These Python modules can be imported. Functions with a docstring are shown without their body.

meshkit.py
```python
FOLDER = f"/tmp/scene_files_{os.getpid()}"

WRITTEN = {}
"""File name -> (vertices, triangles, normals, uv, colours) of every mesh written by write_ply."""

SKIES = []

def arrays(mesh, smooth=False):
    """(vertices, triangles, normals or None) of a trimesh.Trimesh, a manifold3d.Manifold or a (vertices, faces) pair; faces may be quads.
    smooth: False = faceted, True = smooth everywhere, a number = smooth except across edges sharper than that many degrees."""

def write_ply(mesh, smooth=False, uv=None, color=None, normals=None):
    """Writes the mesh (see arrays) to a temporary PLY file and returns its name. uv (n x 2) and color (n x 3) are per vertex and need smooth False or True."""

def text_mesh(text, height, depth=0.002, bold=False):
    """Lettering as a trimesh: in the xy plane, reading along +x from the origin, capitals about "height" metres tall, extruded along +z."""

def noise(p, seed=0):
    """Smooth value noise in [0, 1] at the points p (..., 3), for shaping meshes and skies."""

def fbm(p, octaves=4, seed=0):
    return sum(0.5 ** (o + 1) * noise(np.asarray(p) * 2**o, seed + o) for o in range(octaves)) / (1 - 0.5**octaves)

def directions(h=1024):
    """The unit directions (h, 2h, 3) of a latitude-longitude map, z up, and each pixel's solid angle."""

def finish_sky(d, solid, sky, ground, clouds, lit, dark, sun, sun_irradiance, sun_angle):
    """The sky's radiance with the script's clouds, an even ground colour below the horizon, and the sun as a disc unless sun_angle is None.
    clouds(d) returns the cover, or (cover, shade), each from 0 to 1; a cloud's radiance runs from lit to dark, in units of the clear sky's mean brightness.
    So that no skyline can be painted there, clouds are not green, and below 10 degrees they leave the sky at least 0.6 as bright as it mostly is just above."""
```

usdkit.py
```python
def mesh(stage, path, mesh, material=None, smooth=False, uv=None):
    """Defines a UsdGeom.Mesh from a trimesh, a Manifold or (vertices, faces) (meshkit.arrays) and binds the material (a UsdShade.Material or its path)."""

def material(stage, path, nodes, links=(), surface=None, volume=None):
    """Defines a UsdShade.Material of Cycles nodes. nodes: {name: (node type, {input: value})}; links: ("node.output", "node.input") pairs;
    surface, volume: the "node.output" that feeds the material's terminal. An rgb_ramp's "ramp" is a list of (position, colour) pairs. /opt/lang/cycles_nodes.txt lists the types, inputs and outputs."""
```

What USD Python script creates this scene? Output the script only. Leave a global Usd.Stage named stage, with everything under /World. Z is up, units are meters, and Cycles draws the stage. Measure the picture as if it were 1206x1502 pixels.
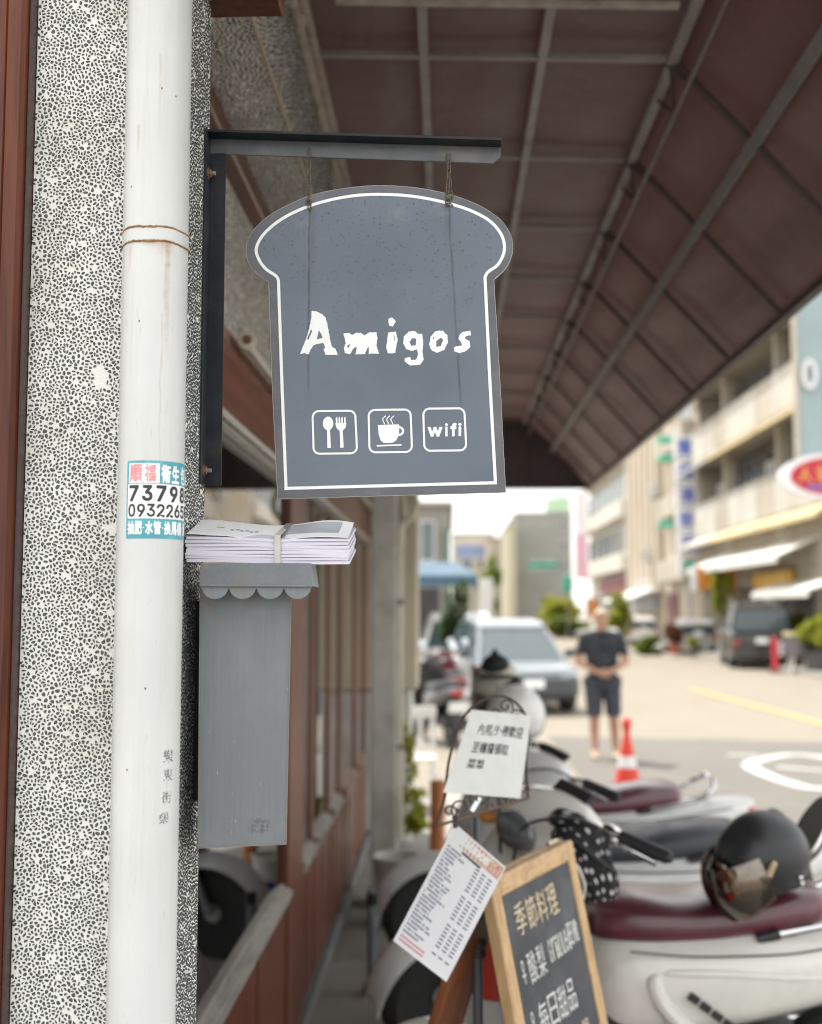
import math, random, glob
import numpy as np, trimesh, manifold3d, usdkit, meshkit
from pxr import Usd, UsdGeom, UsdLux, UsdShade, Gf, Sdf
import shapely
from shapely import affinity
from shapely.geometry import Polygon, LineString, Point, box as sbox
from shapely.ops import unary_union
from PIL import Image, ImageDraw, ImageFont

random.seed(7); RNG = np.random.default_rng(7)
stage = Usd.Stage.CreateInMemory()
UsdGeom.SetStageUpAxis(stage, 'Z'); UsdGeom.SetStageMetersPerUnit(stage, 1.0)
UsdGeom.Xform.Define(stage, '/World'); UsdGeom.Scope.Define(stage, '/World/Looks')

# ---------------------------------------------------------------- camera
H = 1.72; FPX = 1690.0
yaw = math.atan2(55.0, math.hypot(FPX, 143.0)); pitch = math.atan2(143.0, FPX)
Fw = np.array([-math.sin(yaw)*math.cos(pitch), math.cos(yaw)*math.cos(pitch), math.sin(pitch)])
Rt = np.array([math.cos(yaw), math.sin(yaw), 0.0]); Up = np.cross(Rt, Fw); EYE = np.array([0, 0, H])
cam = UsdGeom.Camera.Define(stage, '/World/camera')
cam.CreateHorizontalApertureAttr(36.0); cam.CreateVerticalApertureAttr(36.0*1024/822)
cam.CreateFocalLengthAttr(36.0*FPX/1206)
cam.CreateFStopAttr(3.5); cam.CreateFocusDistanceAttr(1.72)
cam.CreateClippingRangeAttr(Gf.Vec2f(0.05, 2000))
EXPOSURE = 0.62
cam.CreateExposureAttr(EXPOSURE)
cam.AddTransformOp().Set(Gf.Matrix4d(*[float(x) for r in ((*Rt, 0), (*Up, 0), (*(-Fw), 0), (*EYE, 1)) for x in r]))

def ray(px, py):
    return Fw + Rt*((px-603)/FPX) + Up*((751-py)/FPX)
def P(px, py, d):                      # the point seen there whose distance along the street is d
    r = ray(px, py); return EYE + r*(d/r[1])
def PZ(px, py, z):
    r = ray(px, py); return EYE + r*((z-H)/r[2])

# ---------------------------------------------------------------- sky and sun
ELEV = math.radians(60); sun_h = np.array([-0.60, 0.80])
SUN = np.array([sun_h[0]*math.cos(ELEV), sun_h[1]*math.cos(ELEV), math.sin(ELEV)])
sky = UsdLux.DomeLight.Define(stage, '/World/sky'); sky.CreateIntensityAttr(1.0)
sky.GetPrim().SetCustomDataByKey('kind', 'structure')
sky_mat = usdkit.material(stage, '/World/Looks/sky_look', {
    's': ('sky_texture', {'sky_type': 'single_scattering', 'sun_disc': False, 'sun_elevation': ELEV, 'sun_rotation': math.atan2(sun_h[0], sun_h[1]), 'aerosol_density': 2.5, 'altitude': 30.0}),
    'tc': ('texture_coordinate', {}), 'mp': ('mapping', {'scale': (1.2, 1.2, 3.0)}),
    'n': ('noise_texture', {'scale': 1.6, 'detail': 6.0, 'roughness': 0.6}),
    'r': ('rgb_ramp', {'ramp': [(0.22, (0.15, 0.15, 0.15)), (0.55, (0.95, 0.95, 0.95))]}),
    'bw': ('rgb_to_bw', {}),
    'm': ('mix', {'mix_type': 'mix', 'color2': (8.6, 8.5, 8.2)}),
    'b': ('background_shader', {'strength': 0.15})},
    [('tc.generated', 'mp.vector'), ('mp.vector', 'n.vector'), ('n.fac', 'r.fac'), ('r.color', 'bw.color'), ('bw.val', 'm.fac'), ('s.color', 'm.color1'), ('m.color', 'b.color')], surface='b.background')
UsdShade.MaterialBindingAPI.Apply(sky.GetPrim()).Bind(sky_mat)
sun = UsdLux.DistantLight.Define(stage, '/World/sun')
sun.CreateIntensityAttr(1.15); sun.CreateAngleAttr(0.55); sun.CreateColorAttr(Gf.Vec3f(1.0, 0.955, 0.88)); sun.CreateNormalizeAttr(True)
zx = SUN; xx = np.cross([0, 0, 1.0], zx); xx /= np.linalg.norm(xx); yx = np.cross(zx, xx)
sun.AddTransformOp().Set(Gf.Matrix4d(*[float(v) for r in ((*xx, 0), (*yx, 0), (*zx, 0), (0, 0, 30, 1)) for v in r]))

# ---------------------------------------------------------------- scene tree helpers
ORG = {}; CNT = {}
def numbered(parent, name):
    k = (str(parent), name); n = CNT.get(k, 0); CNT[k] = n+1
    return name if n == 0 else f'{name}_{n:03d}'
def setd(prim, label=None, cat=None, group=None, kind=None):
    for k, v in (('label', label), ('category', cat), ('group', group), ('kind', kind)):
        if v: prim.SetCustomDataByKey(k, v)
def thing(name, label, cat, loc=(0, 0, 0), group=None, rotz=None):
    path = '/World/'+numbered('/World', name)
    x = UsdGeom.Xform.Define(stage, path); x.AddTranslateOp().Set(Gf.Vec3d(*map(float, loc)))
    if rotz is not None: x.AddRotateZOp().Set(math.degrees(rotz))
    ORG[path] = np.array(loc, float) if rotz is None else np.zeros(3)   # with rotz the parts come in local coordinates
    setd(x.GetPrim(), label, cat, group); return path
def clean(m):
    if isinstance(m, list): m = trimesh.util.concatenate([q for q in m if q is not None])
    return m
def part(parent, name, m, mat, smooth=30, label=None, kind=None):
    m = clean(m)
    if hasattr(m, 'to_mesh'):
        q = m.to_mesh(); m = trimesh.Trimesh(q.vert_properties[:, :3], q.tri_verts, process=False)
    path = parent+'/'+numbered(parent, name); o = ORG[parent]
    v = trimesh.Trimesh(np.asarray(m.vertices)-o, m.faces, process=False)
    ORG[path] = o
    if smooth: v.remove_unreferenced_vertices()
    if smooth and len(v.faces) > 250000: smooth = False
    pm = usdkit.mesh(stage, path, v, mat, smooth=smooth)
    setd(pm.GetPrim(), label, None, None, kind); return path
def single(name, m, mat, label=None, cat=None, group=None, kind=None, smooth=30):
    path = '/World/'+numbered('/World', name); m = clean(m)
    pm = usdkit.mesh(stage, path, m, mat, smooth=smooth); ORG[path] = np.zeros(3)
    setd(pm.GetPrim(), label, cat, group, kind); return path
def structure(name, m, mat, smooth=False): return single(name, m, mat, kind='structure', smooth=smooth)

# ---------------------------------------------------------------- mesh helpers
def T(v, f): return trimesh.Trimesh(np.asarray(v, float), np.asarray(f, int), process=False)
def box(x0, x1, y0, y1, z0, z1, b=0.0):
    x0, x1 = sorted((x0, x1)); y0, y1 = sorted((y0, y1)); z0, z1 = sorted((z0, z1))
    if b <= 0:
        m = trimesh.creation.box((x1-x0, y1-y0, z1-z0)); m.apply_translation(((x0+x1)/2, (y0+y1)/2, (z0+z1)/2)); return m
    b = min(b, (x1-x0)*.45, (y1-y0)*.45, (z1-z0)*.45); pts = []
    for sx, X in ((1, x0), (-1, x1)):
        for sy, Y in ((1, y0), (-1, y1)):
            for sz, Z in ((1, z0), (-1, z1)):
                pts += [(X, Y+sy*b, Z+sz*b), (X+sx*b, Y, Z+sz*b), (X+sx*b, Y+sy*b, Z)]
    return trimesh.convex.convex_hull(np.array(pts))
def obox(c, U, V, N, su, sv, sn, b=0.0):
    m = box(-su/2, su/2, -sv/2, sv/2, -sn/2, sn/2, b)
    M = np.eye(4); M[:3, 0] = U; M[:3, 1] = V; M[:3, 2] = N; M[:3, 3] = c
    m.apply_transform(M); return m
def beam(p0, p1, w, h, up=(0, 0, 1), b=0.0):      # a bar of section w x h between two points
    p0 = np.array(p0, float); p1 = np.array(p1, float); d = p1-p0; L = np.linalg.norm(d); d /= L
    s = np.cross(d, up); s /= np.linalg.norm(s); u = np.cross(s, d)
    return obox((p0+p1)/2, s, u, -d if np.dot(np.cross(s, u), d) < 0 else d, w, h, L, b)
def loft(rings, cap=True, closed=False):
    R = [np.asarray(r, float) for r in rings]; n = len(R[0]); v = np.vstack(R); f = []
    K = len(R)
    for i in range(K if closed else K-1):
        a = i*n; c = ((i+1) % K)*n
        for j in range(n):
            k = (j+1) % n; f += [(a+j, a+k, c+k), (a+j, c+k, c+j)]
    v = list(v)
    if cap and not closed:
        for i, fl in ((0, 1), (K-1, 0)):
            c = len(v); v.append(R[i].mean(0))
            for j in range(n):
                k = (j+1) % n; f.append((i*n+k, i*n+j, c) if fl else (i*n+j, i*n+k, c))
    m = T(v, f)
    if cap or closed:
        m2 = trimesh.Trimesh(m.vertices, m.faces, process=True)
        if m2.volume < 0: m.invert()
    return m
def tube(pts, r, n=8, closed=False, rs=None, flat=1.0):
    p = np.asarray(pts, float); K = len(p)
    t = np.gradient(p, axis=0) if not closed else np.roll(p, -1, 0)-np.roll(p, 1, 0)
    t /= np.maximum(np.linalg.norm(t, axis=1, keepdims=True), 1e-9)
    a = np.array([0, 0, 1.0]) if abs(t[0][2]) < .9 else np.array([1.0, 0, 0])
    u = np.cross(t[0], a); u /= np.linalg.norm(u); rings = []
    for i in range(K):
        u = u-np.dot(u, t[i])*t[i]; u /= np.linalg.norm(u); w = np.cross(t[i], u)
        rr = r if rs is None else rs[i]
        ang = np.arange(n)*2*math.pi/n
        rings.append(p[i]+rr*(np.cos(ang)[:, None]*u+flat*np.sin(ang)[:, None]*w))
    return loft(rings, cap=not closed, closed=closed)
def cyl(p0, p1, r, r1=None, n=16): return tube([p0, p1], r, n, rs=[r, r if r1 is None else r1])
def lathe(prof, n=24, c=(0, 0, 0), axis=None):
    rings = []
    for r, z in prof:
        a = np.arange(n)*2*math.pi/n; rings.append(np.stack([r*np.cos(a), r*np.sin(a), np.full(n, z)], 1))
    m = loft(rings)
    if axis is not None: m.apply_transform(trimesh.geometry.align_vectors([0, 0, 1], axis))
    m.apply_translation(c); return m
def ell(c, rx, ry, rz, sub=3):
    m = trimesh.creation.icosphere(sub); m.apply_scale((rx, ry, rz)); m.apply_translation(c); return m
def geoms(s): return [g for g in getattr(s, 'geoms', [s]) if not g.is_empty and g.geom_type == 'Polygon' and g.area > 0]
def extrude(shape, O, U, V, N, h, h0=0.0):        # shapely shape (u,v) laid on the frame O,U,V and thickened along N from h0 to h0+h
    out = []
    for g in geoms(shape):
        m = trimesh.creation.extrude_polygon(g, h, engine='earcut'); v = m.vertices
        m = T(np.asarray(O)+v[:, :1]*np.asarray(U)+v[:, 1:2]*np.asarray(V)+(v[:, 2:3]+h0)*np.asarray(N), m.faces)
        if np.dot(np.cross(U, V), N) < 0: m.invert()
        out.append(m)
    return trimesh.util.concatenate(out)
def grid(fn, nu, nv, closed_u=False):
    v = [fn(i/(nu-1), j/(nv-1)) for i in range(nu) for j in range(nv)]; f = []
    for i in range(nu-1):
        for j in range(nv-1):
            a = i*nv+j; f += [(a, a+nv, a+nv+1), (a, a+nv+1, a+1)]
    return T(v, f)
def slab(fn, nu, nv, t):                           # a grid with thickness t along its normals
    m = grid(fn, nu, nv); v = np.asarray(m.vertices); nrm = np.asarray(trimesh.Trimesh(v, m.faces, process=False).vertex_normals)
    nrm = np.where(np.isfinite(nrm), nrm, 0); n = len(v)
    f = list(m.faces)+[tuple(np.array(q)[::-1]+n) for q in m.faces]
    b = [(i*nv) for i in range(nu)]+[(nu-1)*nv+j for j in range(1, nv)]+[i*nv+nv-1 for i in range(nu-2, -1, -1)]+[j for j in range(nv-2, 0, -1)]
    for i in range(len(b)):
        p, q = b[i], b[(i+1) % len(b)]; f += [(p, q, q+n), (p, q+n, p+n)]
    r = T(np.vstack([v, v-nrm*t]), f)
    if trimesh.Trimesh(r.vertices, r.faces, process=True).volume < 0: r.invert()
    return r
def xform(m, rz=0, loc=(0, 0, 0), s=1.0):
    m = m.copy(); m.apply_scale(s); m.apply_transform(trimesh.transformations.rotation_matrix(rz, [0, 0, 1])); m.apply_translation(loc); return m
def catmull(pts, k=6, closed=False):
    p = np.asarray(pts, float); n = len(p); out = []
    for i in range(n if closed else n-1):
        a, b, c, d = [p[(i+o) % n] if closed else p[min(max(i+o, 0), n-1)] for o in (-1, 0, 1, 2)]
        for j in range(k):
            t = j/k; out.append(.5*((2*b)+(c-a)*t+(2*a-5*b+4*c-d)*t*t+(3*b-a-3*c+d)*t**3))
    if not closed: out.append(p[-1])
    return np.array(out)
_fonts = {}
def glyphs(text, size=72, cjk=True, stroke=0):      # lettering as a shapely shape: baseline at v=0, one em = 1
    key = (cjk, size)
    if key not in _fonts:
        name = 'Noto Sans CJK Regular.woff2' if cjk else 'Inter.woff2'
        _fonts[key] = ImageFont.truetype(glob.glob('/opt/blender-*/*/datafiles/fonts/'+name)[0], size)
    f = _fonts[key]; x0, y0, x1, y1 = f.getbbox(text, anchor='ls', stroke_width=stroke)
    im = Image.new('L', (int(x1-x0+8), int(y1-y0+8)))
    ImageDraw.Draw(im).text((4-x0, 4-y0), text, 255, font=f, anchor='ls', stroke_width=stroke)
    on = np.pad(np.asarray(im) > 118, ((0, 0), (1, 1))).astype(np.int8); d = np.diff(on, axis=1)
    rows, st = np.nonzero(d == 1); en = np.nonzero(d == -1)[1]
    s = unary_union([sbox(a, -r-1.001, b, -r) for r, a, b in zip(rows, st, en)]).buffer(.5).buffer(-.5).simplify(.55)
    return affinity.affine_transform(s, [1/size, 0, 0, 1/size, (x0-4)/size, (4-y0)/size])
def fit(shape, x0, y0, x1, y1):                     # scaled into a box
    a, b, c, d = shape.bounds
    return affinity.affine_transform(shape, [(x1-x0)/(c-a), 0, 0, (y1-y0)/(d-b), x0-a*(x1-x0)/(c-a), y0-b*(y1-y0)/(d-b)])

# ---------------------------------------------------------------- materials
class G:
    def __init__(s, name): s.n = {}; s.l = []; s.name = name; s.k = 0
    def node(s, kind, outs, vals=None, **links):
        s.k += 1; nm = f'n{s.k}'; s.n[nm] = (kind, dict(vals or {}))
        for k, v in links.items():
            if isinstance(v, str) and '.' in v: s.l.append((v, f'{nm}.{k}'))
            else: s.n[nm][1][k] = v
        return f'{nm}.{outs}'
    def math(s, op, a, b=0.0, c=0.0, clamp=False): return s.node('math', 'value', {'math_type': op, 'use_clamp': clamp}, value1=a, value2=b, value3=c)
    def pos(s): return s.node('geometry', 'position')
    def xyz(s, v=None):
        o = s.node('separate_xyz', 'x', vector=v or s.pos()); b = o.split('.')[0]; return b+'.x', b+'.y', b+'.z'
    def noise(s, scale, detail=3.0, rough=.55, vec=None, stretch=None, dist=0.0):
        v = vec or s.pos()
        if stretch is not None: v = s.node('mapping', 'vector', {'scale': stretch}, vector=v)
        return s.node('noise_texture', 'fac', {'detail': detail, 'roughness': rough, 'distortion': dist}, scale=scale, vector=v)
    def ramp(s, fac, stops): return s.node('rgb_ramp', 'color', {'ramp': stops}, fac=fac)
    def rangef(s, v, a, b, c=0.0, d=1.0): return s.node('map_range', 'result', {'range_type': 'linear', 'clamp': True, 'from_min': a, 'from_max': b, 'to_min': c, 'to_max': d}, value=v)
    def mix(s, fac, a, b, t='mix'): return s.node('mix', 'color', {'mix_type': t}, fac=fac, color1=a, color2=b)
    def bump(s, h, strength=.3, distance=.002): return s.node('bump', 'normal', {'strength': strength, 'distance': distance}, height=h)
    def out(s, surf): return usdkit.material(stage, '/World/Looks/'+s.name, s.n, s.l, surface=surf)
    def bsdf(s, **kw): return s.node('principled_bsdf', 'BSDF', {k: v for k, v in kw.items() if not (isinstance(v, str) and '.' in v)}, **{k: v for k, v in kw.items() if isinstance(v, str) and '.' in v})
def mul(c, k): return tuple(min(1.0, x*k) for x in c)
def M(name, col, rough=.5, var=.18, scale=14, bump=0.0, bscale=60, bdist=.002, dirt=None, dscale=3, stretch=None, **kw):
    g = G(name); c = g.ramp(g.noise(scale, 5, .6, stretch=stretch), [(.25, mul(col, 1-var)), (.75, mul(col, 1+var))])
    if dirt: c = g.mix(g.rangef(g.noise(dscale, 6, .65), .5, .72, 0, .75), c, dirt)
    a = dict(base_color=c, roughness=g.rangef(g.noise(scale*.7, 4), .3, .7, max(.02, rough-.08), min(1, rough+.08)))
    if bump: a['normal'] = g.bump(g.noise(bscale, 4, .6, stretch=stretch), bump, bdist)
    a.update(kw); return g.out(g.bsdf(**a))
def wood(name, c1, c2, rough=.35, axis=2, scale=30, coat=.0, bump=.15, spec=.5):
    g = G(name); st = [1.0, 1.0, 1.0]; st[axis] = .06
    f = g.noise(scale, 6, .65, stretch=tuple(st), dist=.6); f2 = g.noise(scale*5, 3, .6, stretch=tuple(st))
    c = g.ramp(f, [(.28, c2), (.5, c1), (.72, mul(c1, 1.35))]); c = g.mix(g.rangef(f2, .5, .8, 0, .45), c, mul(c2, .6))
    return g.out(g.bsdf(base_color=c, roughness=rough, coat_weight=coat, coat_roughness=.15, specular_ior_level=spec, normal=g.bump(f2, bump, .001)))
# ---------------------------------------------------------------- materials used all over
def stone_mat(name, tone=1.0):
    g = G(name); rp = g.node('geometry', 'random_per_island')
    c = g.ramp(rp, [(0, (.022, .028, .032)), (.2, (.055, .066, .067)), (.42, (.120, .138, .132)), (.70, (.20, .222, .208)), (.9, (.31, .325, .295)), (.97, (.27, .25, .16)), (1, (.13, .19, .17))])
    c = g.mix(g.rangef(g.noise(900, 3), .35, .75, 0, .5), c, mul((.2, .22, .21), tone))
    return g.out(g.bsdf(base_color=c, roughness=.42))
PEB = stone_mat('pebble_stone')
def cement_mat():
    g = G('pebbledash_cement'); n = g.noise(420, 4, .6); n2 = g.noise(6, 5, .6)
    c = g.ramp(n, [(.25, (.68, .68, .64)), (.7, (.84, .84, .80))]); c = g.mix(g.rangef(n2, .48, .72, 0, .55), c, (.52, .50, .43))
    return g.out(g.bsdf(base_color=c, roughness=.85, normal=g.bump(n, .5, .0015)))
CEM = cement_mat()
def speckle_mat(name, light=(.72, .70, .64), scale=115):
    g = G(name); v = g.node('voronoi_texture', 'distance', {'feature': 'f1', 'randomness': 1.0}, scale=scale, vector=g.pos())
    vc = g.node('voronoi_texture', 'color', {'feature': 'f1', 'randomness': 1.0}, scale=scale, vector=g.pos())
    r = g.xyz(vc)[0]; th = g.rangef(r, 0, 1, .30, .58)
    m = g.rangef(g.math('subtract', v, th), -.05, .05, 1, 0)
    dark = g.ramp(g.xyz(vc)[1], [(0, (.03, .033, .035)), (1, (.16, .165, .16))])
    lc = g.ramp(g.noise(5, 5), [(.3, mul(light, .7)), (.7, light)])
    return g.out(g.bsdf(base_color=g.mix(m, lc, dark), roughness=.75, normal=g.bump(m, .4, .002)))
SPK = speckle_mat('far_pebbledash')
WOOD_R = wood('dark_red_wood', (.098, .026, .012), (.034, .008, .005), .40, coat=.08, spec=.3)
WOOD_RH = wood('dark_red_wood_along', (.115, .032, .014), (.045, .012, .007), .33, axis=1, coat=.25)
WOOD_B = wood('brown_door_wood', (.100, .033, .018), (.040, .013, .008), .42, coat=.06, spec=.28)
WOOD_P = wood('pale_frame_wood', (.50, .33, .17), (.33, .20, .095), .5, axis=2, scale=40)
WOOD_O = wood('orange_stained_wood', (.20, .065, .025), (.09, .028, .012), .42, axis=2, scale=18)
WOOD_W = wood('weathered_sill_wood', (.30, .28, .25), (.15, .13, .11), .6, axis=1, scale=40)
WOOD_T = wood('tan_trim_wood', (.22, .12, .075), (.12, .05, .03), .4, axis=1, coat=.2)
IRON = M('black_angle_iron', (.011, .013, .018), .42, .25, 40, .12, 300, .0005, dirt=(.035, .033, .033), dscale=18, specular_ior_level=.3)
IRON_G = M('painted_grey_steel', (.22, .21, .20), .5, .2, 20, .1, dirt=(.13, .08, .055), dscale=9)
RUST = M('rusty_steel', (.16, .085, .05), .75, .4, 60, .4, 200)
RIBM = M('awning_tube_paint', (.30, .275, .26), .5, .2, 14, dirt=(.13, .09, .075), dscale=7)
RIBD = M('awning_tube_dark', (.085, .062, .058), .5, .2, 14)
CHROME = M('chrome_tube', (.75, .75, .75), .16, .06, 10, metallic=1.0)
BLACKP = M('black_plastic', (.018, .018, .019), .45, .2, 30)
RUBBER = M('tyre_rubber', (.022, .022, .022), .8, .2, 40, .2, 200)
WHITEP = M('white_matt_print', (.80, .81, .80), .55, .03, 30)
PAPER = M('white_paper', (.78, .78, .81), .7, .03, 9)
INK = M('dark_print_ink', (.03, .03, .035), .6, .1, 30)
def glass(name, dark=(.03, .03, .03), refl=1.0, tint=(.75, .78, .76), ior=1.55, mn=.10):
    g = G(name); f = g.math('maximum', g.math('multiply', g.node('fresnel', 'fac', IOR=ior), refl, clamp=True), mn)
    return g.out(g.node('mix_closure', 'closure', fac=f, closure1=g.node('transparent_bsdf', 'BSDF', color=tint), closure2=g.node('glossy_bsdf', 'BSDF', {'color': (.92, .92, .92)}, roughness=.02)))
GLASS = glass('shop_window_glass', refl=1.35)
GLASS_C = M('vehicle_glass', (.05, .07, .08), .04, .1, 3, coat_weight=.6)
def pane_mat(name, col): return M(name, col, .08, .35, .25, specular_ior_level=.9)
PANE = pane_mat('far_window_pane', (.075, .095, .105))

# ---------------------------------------------------------------- the ground
def ground_mat(name, c, c2, sc=1.2):
    g = G(name); n = g.noise(sc, 7, .62); n2 = g.noise(140, 3, .6)
    col = g.ramp(n, [(.3, mul(c, .9)), (.7, mul(c, 1.08))]); col = g.mix(g.rangef(n2, .35, .7, .0, .35), col, c2)
    return g.out(g.bsdf(base_color=g.mix(g.rangef(g.noise(.55, 8, .72, dist=.8), .52, .62, 0, .35), g.mix(g.rangef(g.noise(3.5, 5, .7), .60, .70, 0, .5), col, mul(c, .55)), mul(c, .72)), roughness=.82, normal=g.bump(n2, .35, .004)))
ROADM = ground_mat('sunbleached_road', (.250, .218, .170), (.15, .135, .11))
DARKM = ground_mat('newer_asphalt', (.150, .139, .122), (.095, .088, .08))
APRM = ground_mat('concrete_apron', (.30, .29, .26), (.20, .19, .17), 2.5)
structure('road', grid(lambda a, b: (-150+300*a, -30+330*b, 0), 2, 2), ROADM)
structure('asphalt_patch', T([(1.35, -30, .004), (9.1, -30, .004), (9.1, 15.0, .004), (4.0, 15.5, .004), (1.35, 15.9, .004)], [(0, 1, 2), (0, 2, 3), (0, 3, 4)]), DARKM)
structure('pavement', box(-8, 1.30, -30, 11.0, -.05, .006), APRM)
structure('pavement', box(9.3, 40, -30, 130, -.05, .11, .01), APRM)

YEL = M('road_paint_yellow', (.44, .35, .11), .7, .15, 6, dirt=(.26, .225, .17), dscale=7)
WHT = M('road_paint_white', (.52, .51, .48), .7, .08, 6, dirt=(.24, .22, .19), dscale=7)
def flat(shape, z): return T(np.vstack([np.column_stack([t.vertices[:, :2], np.full(len(t.vertices), z)]) for t in [trimesh.creation.extrude_polygon(shape, .01, engine='earcut')]]), trimesh.creation.extrude_polygon(shape, .01, engine='earcut').faces)
def decal(shape, z):
    out = []
    for g in geoms(shape):
        v, f = trimesh.creation.triangulate_polygon(g, engine='earcut'); out.append(T(np.column_stack([v, np.full(len(v), z)]), f))
    m = trimesh.util.concatenate(out)
    if m.face_normals[:, 2].mean() < 0: m.invert()
    return m
y0 = PZ(1010, 1010, 0); y1 = PZ(1206, 1062, 0); dy = (y1-y0)/np.linalg.norm(y1-y0); sd = np.array([-dy[1], dy[0], 0])*.085
yl = [y0-sd, y0+sd, y1+dy*6+sd, y1+dy*6-sd]
single('yellow_road_line', decal(Polygon([q[:2] for q in yl]), .009), YEL, 'faded yellow painted line along the middle of the sunlit road', 'road marking')
def ring_px(px):
    return [tuple(PZ(x, y, 0)[:2]) for x, y in px]
mk = unary_union([LineString(catmull(ring_px([(1100, 1122), (1130, 1112), (1165, 1108), (1206, 1112), (1290, 1130), (1270, 1152), (1200, 1158), (1160, 1150), (1120, 1136)]), 5, True)).buffer(.09),
                  LineString(ring_px([(1068, 1108), (1112, 1109)])).buffer(.055, cap_style=2), LineString(ring_px([(1140, 1126), (1240, 1134)])).buffer(.06, cap_style=2)])
single('white_road_lettering', decal(mk, .009), WHT, 'big white oval painted character on the grey asphalt near the scooters', 'road marking')

# ---------------------------------------------------------------- pebbledash pillar
def pebbles(w, h, pitch, to3, nrm, seed, skip=None, dome=.0011):
    from scipy.spatial import Voronoi
    r = np.random.default_rng(seed); n = int(1.6*w*h/pitch**2); cand = np.column_stack([r.uniform(-.01, w+.01, n*4), r.uniform(-.01, h+.01, n*4)])
    cell = pitch*.74; used = {}; pts = []
    for p in cand:
        i, j = int(p[0]//cell), int(p[1]//cell); ok = True
        rad = pitch*(.42+.62*r.random()**1.3)
        for a in (-1, 0, 1):
            for b in (-1, 0, 1):
                for q in used.get((i+a, j+b), ()):
                    if (q[0]-p[0])**2+(q[1]-p[1])**2 < rad**2: ok = False
        if ok: used.setdefault((i, j), []).append(p); pts.append(p)
    pts = np.array(pts); vor = Voronoi(pts); V = []; F = []; k = 0
    nrm = np.asarray(nrm, float)
    for pi, ri in enumerate(vor.point_region):
        reg = vor.regions[ri]; c = pts[pi]
        if -1 in reg or len(reg) < 4 or not (.001 < c[0] < w-.001 and .001 < c[1] < h-.001): continue
        if skip is not None and skip(c): continue
        if r.random() < .045: continue
        q = vor.vertices[reg]; c = q.mean(0); q = q-c
        if np.abs(q).max() > pitch*1.6: continue
        a = r.uniform(0, math.pi); ca, sa = math.cos(a), math.sin(a); R2 = np.array([[ca, sa], [-sa, ca]])
        q = q@R2.T*np.array([r.uniform(.78, 1.0), r.uniform(.40, .80)])*r.uniform(.76, .97)@R2
        q = np.vstack([np.stack([.72*q+.28*np.roll(q, -1, 0), .28*q+.72*np.roll(q, -1, 0)], 1).reshape(-1, 2)])
        q = q*(.93+.1*r.random((len(q), 1)))
        q[:, 0] = np.clip(q[:, 0]+c[0], 0, w)-c[0]; q[:, 1] = np.clip(q[:, 1]+c[1], 0, h)-c[1]
        m = len(q); hh = dome*(.7+.6*r.random()); tilt = r.normal(0, .10, 2)
        for s, z in ((1.0, -.0012), (.96, hh*.55), (.72, hh)):
            for x in q*s: V.append(to3(c[0]+x[0], c[1]+x[1])+nrm*(z+(tilt@x)*(z > 0)))
        V.append(to3(*c)+nrm*hh*1.12)
        for b in (0, m):
            for j in range(m):
                j2 = (j+1) % m; F += [(k+b+j, k+b+j2, k+b+m+j2), (k+b+j, k+b+m+j2, k+b+m+j)]
        for j in range(m): F.append((k+2*m+j, k+2*m+(j+1) % m, k+3*m))
        k += 3*m+1
    t = T(V, F)
    if (t.face_normals@nrm).mean() < 0: t.invert()
    return t
PX0, PX1, PY0, PY1 = -.605, -.3805, 1.62, 1.775
pil = thing('pebbledash_pillar', 'white and dark grey pebbledash pillar behind the white drainpipe', 'pillar', ((PX0+PX1)/2, (PY0+PY1)/2, 0))
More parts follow.
